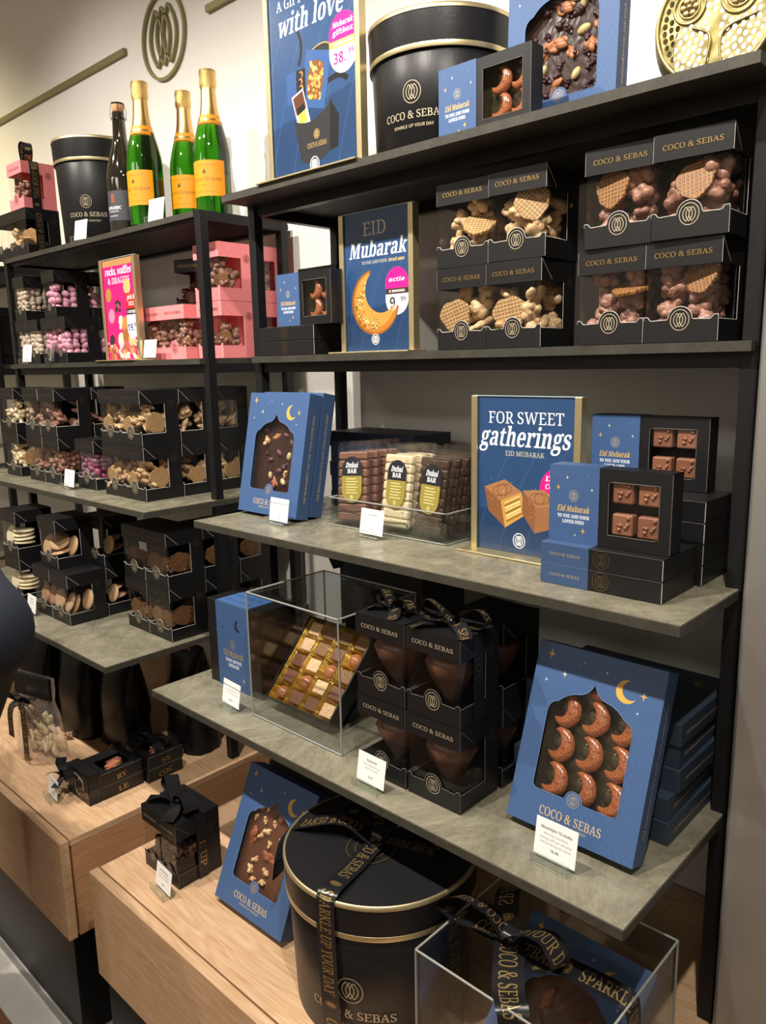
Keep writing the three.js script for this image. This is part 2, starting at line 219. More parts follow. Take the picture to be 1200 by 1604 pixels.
// ---------------------------------------------------------------- window boxes
const tri = 0.0006;
function windowBoxProto(w, d, h, mat, cutMat, inkKind, name) {
  const o = new THREE.Group(); o.name = 'proto'; o.userData = { base: name, category: 'gift box' };
  const hb = h * 0.22, hl = h * 0.255, rear = -d / 2 + d * 0.36, t = tri, br = w * 0.165, bc = hb + 0.001;
  const fs = new THREE.Shape(); fs.moveTo(-w / 2, 0); fs.lineTo(w / 2, 0); fs.lineTo(w / 2, hb + 0.005); fs.lineTo(w / 2 - 0.005, hb + 0.005); fs.lineTo(w / 2 - 0.009, hb); fs.lineTo(br, hb);
  fs.absarc(0, bc, br, -0.05, Math.PI + 0.05, false); fs.lineTo(-w / 2 + 0.009, hb); fs.lineTo(-w / 2 + 0.005, hb + 0.005); fs.lineTo(-w / 2, hb + 0.005);
  const side = shapeOf([[d / 2, 0], [d / 2, hb], [rear - 0, hb], [rear - 0, h - hl], [-d / 2, h - hl], [-d / 2, 0]]);
  const sg = slab(side, t).rotateY(-Math.PI / 2);
  part(o, 'carton', merge(BX(w, t, d, 0, t / 2, 0), BX(w, h - 2 * t, t, 0, h / 2, -d / 2 + t / 2), slab(fs, t).translate(0, 0, d / 2 - t), sg.clone().translate(w / 2, 0, 0), sg.clone().translate(-w / 2 + t, 0, 0)), mat);
  part(o, 'lid', merge(BX(w + 0.001, t, d + 0.001, 0, h - t / 2, 0), BX(w + 0.001, hl, t, 0, h - hl / 2, d / 2 + 0.0002), BX(t, hl, d, w / 2, h - hl / 2, 0), BX(t, hl, d, -w / 2, h - hl / 2, 0)), mat);
  const fh = h - hb - hl; part(o, 'window_film', merge(PL(w - 0.003, fh + 0.02).translate(0, (h + hb - hl) / 2, d / 2 - t - 0.0012), PL(d * 0.64 - 0.003, fh + 0.016).rotateY(Math.PI / 2).translate(w / 2 - t - 0.0012, (h + hb - hl) / 2, d * 0.18 - 0.0015), PL(d * 0.64 - 0.003, fh + 0.016).rotateY(-Math.PI / 2).translate(-w / 2 + t + 0.0012, (h + hb - hl) / 2, d * 0.18 - 0.0015)), M.film);
  const e = [], X = w / 2 + 0.0002, Z = d / 2 + 0.0002; e.push([-X, h - hl, rear], [-X, hb, rear], [-X, hb, Z], [-X, hb + 0.005, Z], [-w / 2 + 0.005, hb + 0.005, Z], [-w / 2 + 0.009, hb, Z]);
  for (let i = 0; i <= 10; i++) { const a = Math.PI - i / 10 * Math.PI; e.push([Math.cos(a) * br, bc + Math.sin(a) * br, Z]); }
  e.push([w / 2 - 0.009, hb, Z], [w / 2 - 0.005, hb + 0.005, Z], [X, hb + 0.005, Z], [X, hb, Z], [X, hb, rear], [X, h - hl, rear]);
  part(o, 'cut_edge', tubeOf(e, 0.00042, 150, 4), cutMat);
  part(o, 'fold_edge', tubeOf([[X, 0.001, Z - 0.0004], [X, hb + 0.004, Z - 0.0004]], 0.0003, 2, 4), cutMat);
  for (const s of [-1, 1]) part(o, 'fold_edge', tubeOf([[s * (X + 0.0004), h - hl, Z], [s * (X + 0.0004), h - 0.0005, Z], [s * (X + 0.0004), h - hl + 0.003, d / 2 - hl * 0.9]], 0.0003, 24, 4), cutMat);
  decal(o, 'lettering', sBrand, inkKind, w * 0.8, w * 0.125, [0, h - hl * 0.52, d / 2 + 0.0012]);
  decal(o, 'emblem', sLogo, inkKind === 'dark' ? 'dark' : 'pale', br * 1.78, br * 1.78, [0, bc - br * 0.06, d / 2 + 0.0007]);
  decal(o, 'emblem', sLogo, inkKind === 'dark' ? 'dark' : 'dim', 0.019, 0.019, [w / 2 + 0.0009, h - hl, -d * 0.3], [0, Math.PI / 2, 0]);
  return o;
}
const WB = {
  black: windowBoxProto(0.0945, 0.0955, 0.1245, M.carton, M.cut, 'gold', 'window_box'),
  plain: windowBoxProto(0.0945, 0.0955, 0.1245, M.carton, M.cut, 'dim', 'window_box'),
  dark: windowBoxProto(0.0935, 0.0885, 0.1245, M.carton, M.darkcut, 'pale', 'window_box'),
  narrow: windowBoxProto(0.0735, 0.0985, 0.1265, M.carton, M.darkcut, 'dim', 'window_box'),
  slim: windowBoxProto(0.057, 0.093, 0.1265, M.carton, M.darkcut, 'pale', 'window_box'),
  pink: windowBoxProto(0.096, 0.0955, 0.1265, M.pink, M.pinkcut, 'dark', 'window_box'),
};
const WBD = { black: [0.0945, 0.0955, 0.1245], plain: [0.0945, 0.0955, 0.1245], dark: [0.0935, 0.0885, 0.1245], narrow: [0.0735, 0.0985, 0.1265], slim: [0.057, 0.093, 0.1265], pink: [0.096, 0.0955, 0.1265] };

// ---------------------------------------------------------------- sweets
function rockGeo(seed, n, knob) { // union of round lumps seen from the middle
  const r = rng(seed), S = []; for (let i = 0; i < n; i++) { const a = r() * TAU, b = Math.acos(2 * r() - 1), q = 0.42 + r() * 0.3; S.push([V(Math.sin(b) * Math.cos(a) * q * 1.15, Math.cos(b) * q * 0.8, Math.sin(b) * Math.sin(a) * q), knob * (0.8 + r() * 0.5)]); }
  S.push([V(0, 0, 0), 0.5]);
  const g = mergeVertices(new THREE.IcosahedronGeometry(1, 9).deleteAttribute('uv').deleteAttribute('normal')), p = g.attributes.position, v = V();
  for (let i = 0; i < p.count; i++) { v.fromBufferAttribute(p, i).normalize(); let m = 0.4; for (const [c, q] of S) { const b = v.dot(c), k = b * b - c.lengthSq() + q * q; if (k > 0) m = Math.max(m, b + Math.sqrt(k)); } m += noise3(v.x * 4, v.y * 4, v.z * 4 + seed) * 0.05 + noise3(v.x * 11, v.y * 11, v.z * 11 + seed) * 0.02; p.setXYZ(i, v.x * m, v.y * m, v.z * m); }
  g.computeVertexNormals(); return g;
}
const ROCKS = [1, 2, 3, 4, 5].map((s) => rockGeo(s * 17, 11, 0.3)), SHARDS = [11, 12, 13, 14].map((s) => { const g = rockGeo(s * 13, 5, 0.42); g.scale(1.25, 0.62, 0.85); g.computeVertexNormals(); return g; });
const DRAGEE = new THREE.SphereGeometry(1, 20, 14).scale(1, 0.74, 0.76);
const COOKIE = lathe([[0.0001, 0.16], [0.6, 0.17], [0.86, 0.13], [0.98, 0.05], [1, 0], [0.98, -0.06], [0.9, -0.12], [0.0001, -0.14]], 28);
function waffleOutline(seed) { const r = rng(seed), pts = []; const ph = r() * 9; for (let i = 0; i < 40; i++) { const a = i / 40 * TAU; const q = 1 + 0.07 * Math.sin(a * 3 + ph) + 0.04 * Math.sin(a * 7 + ph * 2); pts.push([Math.cos(a) * q, Math.sin(a) * q]); } return shapeOf(pts); }
const waffleTex = noiseTex(128, (u, v) => { const f = (t) => { const s = ((t * 9) % 1 + 1) % 1; return s < 0.26 ? 1 : 0; }, k = Math.max(f(u), f(v)), n = tn(u, v, 9, 9, 3) * 14; return [cl(146 + k * 60 + n), cl(112 + k * 56 + n), cl(70 + k * 46 + n)]; }, true);
const waffleBump = noiseTex(128, (u, v) => { const f = (t) => { const s = ((t * 9) % 1 + 1) % 1; return s < 0.26 ? 1 : 0; }, k = Math.max(f(u), f(v)) * 255; return [k, k, k]; });
const waffleDark = noiseTex(128, (u, v) => { const f = (t) => { const s = ((t * 9) % 1 + 1) % 1; return s < 0.34 ? 1 : 0; }, k = Math.max(f(u), f(v)), n = tn(u, v, 9, 9, 3) * 10; return k ? [cl(58 + n), cl(33 + n), cl(22 + n)] : [cl(164 + n), cl(120 + n), cl(64 + n)]; }, true);
const WAFFLES = [3, 5, 9].map((s) => { const g = new THREE.ExtrudeGeometry(waffleOutline(s), { depth: 0.14, bevelEnabled: true, bevelSize: 0.06, bevelThickness: 0.05, bevelSegments: 2, curveSegments: 2 }).translate(0, 0, -0.07); const p = g.attributes.position, u = g.attributes.uv; for (let i = 0; i < p.count; i++) u.setXY(i, p.getX(i) * 0.5 + 0.5, p.getY(i) * 0.5 + 0.5); return g; });
const choc = (r, g, b, ro = 0.38, o = {}) => std(lin(r, g, b), ro, o);
const C = {
  milk: choc(0.29, 0.145, 0.1), milk2: choc(0.22, 0.1, 0.068), caramel: choc(0.56, 0.38, 0.2), caramel2: choc(0.44, 0.27, 0.13), white: choc(0.82, 0.7, 0.48), white2: choc(0.74, 0.6, 0.36),
  dark: choc(0.05, 0.022, 0.014, 0.3), dark2: choc(0.09, 0.04, 0.026, 0.32), pinkd: choc(0.72, 0.36, 0.47, 0.42), pinkd2: choc(0.64, 0.29, 0.4, 0.42), beige: choc(0.62, 0.52, 0.42, 0.45), beige2: choc(0.55, 0.44, 0.34, 0.45),
  purple: choc(0.2, 0.115, 0.14, 0.45), purple2: choc(0.27, 0.06, 0.12, 0.45), biscuit: choc(0.52, 0.33, 0.18, 0.6), biscuit2: choc(0.4, 0.22, 0.12, 0.6), ivory: choc(0.85, 0.75, 0.5, 0.45), nut: choc(0.6, 0.37, 0.17, 0.5),
  waffle: std(0xffffff, 0.6, { map: waffleTex, bumpMap: waffleBump, bumpScale: 0.0012 }), waffleD: std(lin(0.8, 0.74, 0.68), 0.45, { map: waffleDark, bumpMap: waffleBump, bumpScale: 0.0012 }), waffleM: std(lin(0.62, 0.47, 0.34), 0.4, { map: waffleTex, bumpMap: waffleBump, bumpScale: 0.0007 }), waffleW: std(lin(1.25, 1.2, 1.15), 0.5, { map: waffleTex, bumpMap: waffleBump, bumpScale: 0.0012 }),
};
const KINDS = { // geometry list, materials, size, word for label, object name
  milkrock: [ROCKS, [C.milk, C.milk, C.milk2], 0.0185, 'milk chocolate nut rock', 'chocolate_rock'], goldrock: [SHARDS.concat(ROCKS), [C.caramel, C.caramel, C.caramel2], 0.0188, 'caramel coloured chocolate rock', 'chocolate_rock'],
  whiterock: [ROCKS.concat(SHARDS), [C.white, C.white2], 0.0185, 'white chocolate rock', 'chocolate_rock'], darkrock: [ROCKS, [C.dark2, C.dark], 0.0165, 'dark chocolate rock', 'chocolate_rock'], shard: [SHARDS, [C.milk, C.milk2], 0.019, 'milk chocolate shard', 'chocolate_rock'],
  beige: [[DRAGEE], [C.beige, C.beige2], 0.0108, 'beige sugared dragee', 'dragee'], pinkd: [[DRAGEE], [C.pinkd, C.pinkd2], 0.0125, 'pink sugared dragee', 'dragee'], berry: [[DRAGEE], [C.purple, C.purple, C.purple2], 0.0105, 'purple berry dragee', 'dragee'],
};
// cells seen through the front and the right side of a box
function fill(box, size, kind, where, opt = {}) {
  let [geos, mats, r, word, nm] = KINDS[kind]; r *= opt.scale ?? 1; const [w, d, h] = size, rnd = rng((opt.seed ?? used.size * 31 + scene.children.length) + 5), grp = `${word}s in the ${where}`, label = `${word} in the ${where}`;
  const sx = r * 1.55, sy = r * (opt.sy ?? 1.15), nx = Math.max(1, Math.floor((w - 0.006) / sx)), nz = Math.max(1, Math.floor((d * 0.97 - 0.006) / sx)), top = opt.top ?? 0.096;
  let py = 0.004 + r * 0.75;
  for (let l = 0; py < top; l++, py += sy) for (let i = 0; i < nx; i++) for (let j = 0; j < nz; j++) {
    const front = j === nz - 1, right = i === nx - 1; if (!(front || right) || (right && j + 1 < nz * 0.34) || (py < 0.02 && !opt.low)) continue;
    if (py + sy >= top && rnd() < 0.35) continue; if (opt.thin && rnd() < opt.thin) continue;
    const k = r * (0.88 + rnd() * 0.26), lim = (e) => Math.max(0, e / 2 - 0.0024 - k * 1.06);
    const x = Math.max(-lim(w), Math.min(lim(w), ((i + 0.5) / nx - 0.5) * (w - 0.006) + (rnd() - 0.5) * sx * 0.55)), z = Math.max(-lim(d), Math.min(lim(d), ((j + 0.5) / nz - 0.5) * (d - 0.006) + (rnd() - 0.5) * sx * 0.3));
    const o = solo(nm, geos[Math.floor(rnd() * geos.length)], mats[Math.floor(rnd() * mats.length)], label, word.includes('dragee') ? 'dragee' : 'chocolate', [0, 0, 0], [0, 0, 0], grp);
    inside(box, o, [x, Math.max(0.003 + k * 0.8, py + (rnd() - 0.5) * sy * 0.75), z], [rnd() * 2.6 - 1.3, rnd() * 6.3, rnd() * 2.6 - 1.3]); o.scale.setScalar(k);
  }
}
function putIn(box, nm, geo, mat, label, cat, p, r, s, group) { const o = solo(nm, geo, mat, label, cat, [0, 0, 0], [0, 0, 0], group); inside(box, o, p, r); Array.isArray(s) ? o.scale.set(...s) : o.scale.setScalar(s); return o; }
function waffleIn(box, where, p, r, s = 0.026, mat = C.waffle, v = 0) { return putIn(box, 'waffle', WAFFLES[v], mat, `round waffle in the ${where}`, 'waffle', p, r, s, `waffles in the ${where}`); }
function windowBox(kind, p, ry, what, where) { return dup(WB[kind], p, ry, `${kind === 'pink' ? 'coral pink' : 'black'} window box of ${what}, ${where}`); }

// ---------------- right unit, upper shelf: eight boxes, two rows
{
  const y = SH.R2, h = 0.1247, S = WBD.black, zc = (z) => z - 0.0478;
  const cols = [[-0.7565, -0.988, 0.0, 'goldrock', 'leftmost column'], [-0.6605, -0.986, 0.0, 'goldrock', 'second column'], [-0.5063, -0.985, 0.0, 'milkrock', 'third column'], [-0.4105, -0.985, 0.0, 'milkrock', 'rightmost column']];
  cols.forEach(([x, z, a, k, col], c) => [0, 1].forEach((row) => {
    const what = k === 'goldrock' ? 'golden rocks and waffles' : 'milk chocolate rocks and waffles', pos = `${row ? 'top' : 'bottom'} box, ${col}, upper right shelf`;
    const b = windowBox('black', [x + (row ? [0, 0.003, 0.008, 0.006][c] : 0), y + row * h, zc(z) + (row ? [0, 0, 0.004, 0.006][c] : 0)], a + (row ? 0.03 : 0), what, pos);
    fill(b, S, k, pos, { top: 0.092, seed: 11 + c * 2 + row, scale: 1.16, sy: 1.02 });
    const W = [[[-0.018, 0.052, 0.038, 0.1, 0.2, 0.3], [0.022, 0.06, 0.035, -0.9, 0.3, 0.2]], [[-0.012, 0.05, 0.037, 0, 0.25, 0.2], [0.018, 0.078, 0.034, -0.2, 0.3, 0.9]], [[0.02, 0.072, 0.03, -1.2, 0, 0.3], [-0.014, 0.075, 0.036, -0.15, -0.2, 0.1]], [[0.018, 0.082, 0.03, -0.35, -0.3, 0.4], [0.002, 0.068, 0.037, -0.3, -0.1, 0.2]]][c][row];
    waffleIn(b, pos, W.slice(0, 3), W.slice(3), c > 1 ? 0.023 : 0.024, c > 1 ? C.waffleM : C.waffle, (c + row) % 3);
  }));
}
// ---------------- left unit, third shelf
{
  const y = SH.L3, h = 0.1247, S = WBD.plain, d = 0.0955;
  const row = [ // x centre, z front, kind lower, kind upper (null = none), phrase
    [-2.298, -0.888, 'whiterock', 'whiterock', 'leftmost stack'], [-2.133, -0.885, 'shard', 'shard', 'second stack'], [-2.036, -0.885, 'milkrock', 'shard', 'third stack'],
    [-1.872, -0.898, 'berry', null, 'fourth place'], [-1.713, -0.89, 'goldrock', 'goldrock', 'fifth stack'], [-1.6165, -0.888, 'goldrock', 'goldrock', 'corner stack'],
  ];
  row.forEach(([x, z, lo, up, ph], c) => [lo, up].forEach((k, r) => {
    if (!k) return; const pos = `${r ? 'top' : 'bottom'} box, ${ph}, middle left shelf`, what = { whiterock: 'white chocolate rocks', shard: 'milk chocolate shards', milkrock: 'milk chocolate rocks', berry: 'purple berry dragees', goldrock: 'golden rocks and waffles' }[k];
    const b = windowBox('plain', [x, y + r * h, z - d / 2], 0, what, pos); fill(b, S, k, pos, { top: k === 'berry' ? 0.085 : 0.094, seed: 60 + c * 2 + r });
    if (k === 'goldrock' || (k === 'whiterock' && !r)) waffleIn(b, pos, [0.0405, 0.05, 0.008], [0, 1.45, 0.2 + c], 0.022, k === 'whiterock' ? C.waffleW : C.waffle, (c + r) % 3);
    if (k === 'goldrock') waffleIn(b, pos, [-0.02, 0.045, 0.04], [0.1, 0.1, 0.5], 0.018, C.waffle, (c + r + 1) % 3);
  }));
  // deeper boxes behind the corner stack
  for (let n = 1; n < 3; n++) for (let r = 0; r < 2; r++) {
    const pos = `${r ? 'top' : 'bottom'} box, ${n === 1 ? 'behind corner stack' : 'rearmost by the post'}, middle left shelf`;
    const b = windowBox('plain', [-1.6165, y + r * h, -0.888 - d / 2 - n * (d + 0.0035)], 0, 'golden rocks', pos); fill(b, S, 'goldrock', pos, { top: 0.096, seed: 90 + n * 2 + r });
    if (!r) waffleIn(b, pos, [0.0405, 0.045, 0.005], [0, 1.5, 0.4], 0.021);
  }
  for (const [x, r, n] of [[-2.036, 1, 1], [-2.298, 0, 1]]) { const pos = `${r ? 'upper' : 'lower'} box behind the ${r ? 'third' : 'leftmost'} stack, middle left shelf`; const b = windowBox('plain', [x, y + r * h, -0.888 - d / 2 - n * (d + 0.0035)], 0, 'milk chocolate shards', pos); fill(b, S, 'shard', pos, { top: 0.08, seed: 120 + r }); if (r) { const p2 = 'lower box behind the third stack, middle left shelf'; windowBox('plain', [x, y, -0.888 - d / 2 - n * (d + 0.0035)], 0, 'milk chocolate shards', p2); } }
}
// ---------------- left unit, second shelf: dragees and pink boxes
{
  const y = SH.L2, S = WBD.narrow, h = 0.1268, dz = 0.0985;
  const sets = [[-2.4285, 'beige', 0], [-2.353, 'beige', 0], [-2.251, 'pinkd', 0], [-2.176, 'pinkd', 0], [-2.4185, 'beige', 1], [-2.219, 'pinkd', 1]];
  sets.forEach(([x, k, r], i) => {
    const word = k === 'beige' ? 'beige dragees' : 'pink dragees', pos = r ? `top box, left end, second left shelf` : `${['first', 'second', 'third', 'fourth'][i]} bottom box, second left shelf`;
    const b = windowBox('narrow', [x, y + r * h, -1.0 - dz / 2 - 0.002], 0, word, pos); fill(b, S, k, pos, { top: r && k === 'pinkd' ? 0.085 : 0.098, seed: 200 + i, low: 1, sy: 1.25 });
  });
  for (let r = 0; r < 2; r++) { const pos = `${r ? 'top' : 'bottom'} box left of the pink sign`; const b = windowBox('narrow', [-2.176 + (r ? -0.03 : 0), y + r * h, -1.0 - dz * 1.5 - 0.006], 0, 'pink dragees', pos); fill(b, S, 'pinkd', pos, { top: 0.085, seed: 230 + r, low: 1, sy: 1.25 }); }
  const bk = windowBox('black', [-1.76, y, -1.2], 0.35, 'dark almonds', 'lower one in shadow behind the coral boxes'); const bk2 = windowBox('black', [-1.76, y + 0.125, -1.2], 0.35, 'dark almonds', 'upper one in shadow behind the coral boxes'); fill(bk2, WBD.black, 'darkrock', 'upper shadowed box behind the coral pair', { top: 0.07, seed: 240 });
  // pink
  const P = WBD.pink;
  [[-1.7555, 0], [-1.659, 1]].forEach(([x, i]) => { const pos = `${i ? 'right' : 'left'} coral box beside the pink sign`; const b = windowBox('pink', [x, y, -1.043 - 0.0478], 0, 'milk chocolate rocks', pos); fill(b, P, 'milkrock', pos, { top: 0.09, seed: 250 + i }); waffleIn(b, pos, i ? [0.026, 0.035, 0.03] : [-0.018, 0.055, 0.037], [0.2, 0.1, 0.3], 0.017, C.waffleM); });
  for (let n = 0; n < 2; n++) for (let r = 0; r < 2; r++) { const pos = `${r ? 'top' : 'bottom'} ${n ? 'rear' : 'front'} coral box between the posts`; const b = windowBox('pink', [-1.532, y + r * 0.127, -1.058 - 0.0478 - n * 0.0985], 0, 'milk chocolate rocks', pos); fill(b, P, 'milkrock', pos, { top: r ? 0.092 : 0.07, seed: 260 + n * 2 + r }); waffleIn(b, pos, [0.032, 0.045, 0.03], [0.4, 0.9, 0.2], 0.016, C.waffleM, 1); }
}
// ---------------- left unit, fourth shelf: biscuits
function cookieStack(b, where, mat, list, word, s = 0.026) { for (const [p, r] of list) putIn(b, 'biscuit', COOKIE, mat, `${word} in the ${where}`, 'biscuit', p, r, s, `${word}s in the ${where}`); }
{
  const y = SH.L4, h = 0.1247, d = 0.0955, flat = (x, z, y0, n, t = 0.011) => Array.from({ length: n }, (_, i) => [[x + (i % 2) * 0.002, y0 + i * t, z], [0.05 * (i % 3 - 1), i, 0.04]]);
  const P1 = 'bottom left biscuit box, lower left shelf', P2 = 'top left biscuit box, lower left shelf', P3 = 'bottom biscuit box beside the price card, lower left shelf', P4 = 'bottom corner biscuit box, lower left shelf', P5 = 'top middle biscuit box, lower left shelf';
  let b = windowBox('plain', [-2.078, y, -0.772 - d / 2], 0, 'white biscuits', P1); cookieStack(b, P1, C.ivory, [...flat(0.016, 0.016, 0.038, 4), [[-0.02, 0.055, 0.034], [1.3, 0.2, 0]], [[-0.024, 0.05, 0.026], [1.35, 0.3, 0.1]]], 'ivory coated biscuit');
  b = windowBox('plain', [-2.078, y + h, -0.772 - d / 2], 0, 'white biscuits', P2); cookieStack(b, P2, C.ivory, [...flat(0.016, 0.016, 0.036, 4), [[-0.02, 0.055, 0.034], [1.3, 0.2, 0]]], 'ivory coated biscuit');
  b = windowBox('plain', [-1.914, y, -0.776 - d / 2], 0, 'brown biscuits', P3); cookieStack(b, P3, C.biscuit2, [[[-0.012, 0.05, 0.034], [1.3, 0, 0.1]], [[0.02, 0.05, 0.03], [1.35, 0, -0.1]]], 'brown biscuit');
  b = windowBox('plain', [-1.8175, y, -0.776 - d / 2], 0, 'brown biscuits', P4); cookieStack(b, P4, C.biscuit, [[[0.012, 0.048, 0.028], [1.1, 0.3, 0.2]], [[0.012, 0.04, 0.016], [1.1, 0.3, 0.2]], [[0.034, 0.052, -0.006], [1.3, 1.1, 0]], [[-0.026, 0.052, 0.034], [1.3, -0.2, 0]]], 'round brown biscuit');
  b = windowBox('plain', [-1.887, y + h, -0.79 - d / 2], 0, 'brown biscuits', P5); cookieStack(b, P5, C.biscuit, [[[0.006, 0.062, 0.02], [0.9, 0.4, -0.5]], [[0.03, 0.05, 0.0], [1.25, 1.0, 0]], [[0.01, 0.036, 0.018], [0.2, 0, 0.1]], [[-0.026, 0.052, 0.034], [1.2, -0.2, 0]]], 'smooth brown biscuit');
  for (let r = 0; r < 2; r++) { const pos = `${r ? 'top' : 'bottom'} biscuit box behind the corner one, lower left shelf`; b = windowBox('plain', [-1.822, y + r * h, -0.776 - d * 1.5 - 0.006], 0, 'tan biscuits', pos); cookieStack(b, pos, C.biscuit, [[[0.03, 0.05, 0.024], [1.3, 1.0, 0]], [[0.016, 0.038, 0.0], [0.3, 0, 0.1]], [[0.012, 0.06, 0.006], [0.35, 0, 0.1]]], 'tan biscuit', 0.024); }
  // chocolate waffles: two columns, two rows, and one behind
  [[-1.625, 'left'], [-1.529, 'right']].forEach(([x, nm], c) => [0, 1].forEach((r) => { const pos = `${r ? 'top' : 'bottom'} ${nm} box of the waffle stack, lower left shelf`; const b2 = windowBox('plain', [x, y + r * h, -0.875 - d / 2], 0, 'chocolate waffles', pos);
    waffleIn(b2, pos, [0.036, 0.052, 0.012], [0, 1.35, 0.4], 0.0215, C.waffleD, c); waffleIn(b2, pos, [0.016, 0.045, 0.033], [0, 0.6, 1.4], 0.02, C.waffleD, r); waffleIn(b2, pos, [-0.018, 0.05, 0.036], [-0.1, 0.2, 0.8], 0.021, C.waffleD, 2); waffleIn(b2, pos, [0.03, 0.048, -0.004], [0, 1.2, 0.7], 0.0205, C.waffleD, 1); fill(b2, WBD.plain, 'darkrock', pos, { top: 0.05, seed: 300 + c * 2 + r, thin: 0.3 }); }));
  for (let n = 1; n < 3; n++) for (let r = 0; r < 2; r++) { const pos = `${r ? 'top' : 'bottom'} waffle box, ${n === 1 ? 'second row' : 'rearmost'}, lower left shelf`; const b2 = windowBox('plain', [-1.534, y + r * h, -0.875 - d / 2 - n * (d + 0.004)], 0, 'chocolate waffles', pos); waffleIn(b2, pos, [0.037, 0.05, 0.014], [0, 1.4, 0.4], 0.021, C.waffleD, r); waffleIn(b2, pos, [0.037, 0.048, -0.002], [0, 1.3, 0.9], 0.02, C.waffleD, 2); }
}
// ---------------------------------------------------------------- Eid boxes with arched window
const EW = 0.178, EH = 0.237, ET = 0.031, BLUE = '#3e5c8a';
const eidFace = ctex(768, 1024, (g, w, h) => {
  g.fillStyle = BLUE; g.fillRect(0, 0, w, h); const s = w / EW, X = (x) => w / 2 + x * s, Y = (y) => h - y * h / EH, gold = '#d6a94c';
  g.strokeStyle = 'rgba(96,132,186,0.35)'; g.lineWidth = 1.5; for (let i = -12; i < 30; i++) { g.beginPath(); g.moveTo(i * 40, h); g.lineTo(i * 40 + h * 0.6, 0); g.stroke(); g.beginPath(); g.moveTo(i * 40, 0); g.lineTo(i * 40 + h * 0.6, h); g.stroke(); }
  g.fillStyle = BLUE; g.fillRect(0, 0, w, h * 0.3);
  for (const [x, y, r, c] of [[-0.069, 0.222, 0.0075, gold], [-0.045, 0.2, 0.0048, '#d8cfa8'], [-0.07, 0.187, 0.003, '#cfd6e4'], [-0.02, 0.221, 0.0018, '#cfd6e4'], [0.012, 0.216, 0.003, '#cfd6e4'], [0.064, 0.2, 0.0062, gold], [0.06, 0.178, 0.0025, '#cfd6e4'], [-0.028, 0.216, 0.0015, '#cfd6e4']]) star4(g, X(x), Y(y), r * s, c);
  crescent(g, X(0.042), Y(0.2), 0.0145 * s, gold, -0.45, 0.42);
  txt(g, 'COCO & SEBAS', X(0), Y(0.0235), 66, { w: 0.088 * s, c: '#d9b978' }); txt(g, 'SPARKLE UP YOUR DAY', X(0), Y(0.0135), 22, { f: 'sans-serif', w: 0.05 * s, c: '#c9b483' });
});
function archPath(S, grow = 0) {
  const a = 0.0595 + grow, b = 0.047 - grow, r = 0.008; S.moveTo(-a + r, b); S.lineTo(-0.0135 - grow, b); if (!grow) S.quadraticCurveTo(-0.0125, b, -0.0118, b + 0.004); S.quadraticCurveTo(-0.009, b + 0.0125, 0, b + 0.0125); S.quadraticCurveTo(0.009, b + 0.0125, 0.0118, b + 0.004); S.quadraticCurveTo(0.0125, b, 0.0135 + grow, b);
  S.lineTo(a - r, b); S.quadraticCurveTo(a, b, a, b + r); S.lineTo(a, 0.146); S.bezierCurveTo(a, 0.158, a - 0.006, 0.163, a - 0.0135, 0.1645); S.bezierCurveTo(0.036, 0.176, 0.026, 0.1785, 0.018, 0.18); S.bezierCurveTo(0.008, 0.182, 0.003, 0.19, 0, 0.198 + grow);
  S.bezierCurveTo(-0.003, 0.19, -0.008, 0.182, -0.018, 0.18); S.bezierCurveTo(-0.026, 0.1785, -0.036, 0.176, -a + 0.0135, 0.1645); S.bezierCurveTo(-a + 0.006, 0.163, -a, 0.158, -a, 0.146); S.lineTo(-a, b + r); S.quadraticCurveTo(-a, b, -a + r, b); return S;
}
const faceM = std(0xffffff, 0.5, { map: eidFace });
const archFace = (() => { const s = shapeOf([[-EW / 2, 0], [EW / 2, 0], [EW / 2, EH], [-EW / 2, EH]]); s.holes.push(archPath(new THREE.Path())); return uvBox(slab(s, 0.0008, 8).translate(0, 0, -0.0008), -EW / 2, 0, EW, EH); })();
const archLine = (() => { const pts = archPath(new THREE.Path()).getPoints(8).map((p) => [p.x, p.y, 0.0003]); return tubeOf(pts, 0.0005, 160, 4); })();
const eidWalls = merge(BX(EW, 0.0008, ET - 0.0008, 0, 0.0004, -ET / 2 - 0.0004), BX(EW, 0.0008, ET - 0.0008, 0, EH - 0.0004, -ET / 2 - 0.0004), BX(0.0008, EH, ET - 0.0008, EW / 2 - 0.0004, EH / 2, -ET / 2 - 0.0004), BX(0.0008, EH, ET - 0.0008, -EW / 2 + 0.0004, EH / 2, -ET / 2 - 0.0004), BX(EW, EH, 0.0008, 0, EH / 2, -ET + 0.0004));
function eidBox(label, x, y, z, lean, ry = 0) { // bottom front edge centre; tilted back about its rear bottom edge
  const o = thing('arched_gift_box', label, 'gift box', [x, y + ET * Math.sin(lean) + 0.0003, z]); o.rotation.order = 'YXZ'; o.rotation.set(-lean, ry, 0);
  part(o, 'printed_face', archFace, faceM); part(o, 'box_walls', eidWalls, M.blue); part(o, 'window_rim', archLine, std(lin(0.12, 0.22, 0.42), 0.5));
  part(o, 'window_film', PL(0.124, 0.156), M.film, [0, 0.1225, -0.0016]);
  decal(o, 'emblem', sLogo, 'pale', 0.0185, 0.0185, [0, 0.0485, 0.0004]);
  decal(o, 'lettering', sSide, 'pale', 0.17, 0.0106, [EW / 2 + 0.0004, 0.115, -ET / 2], [0, Math.PI / 2, Math.PI / 2]);
  return o;
}
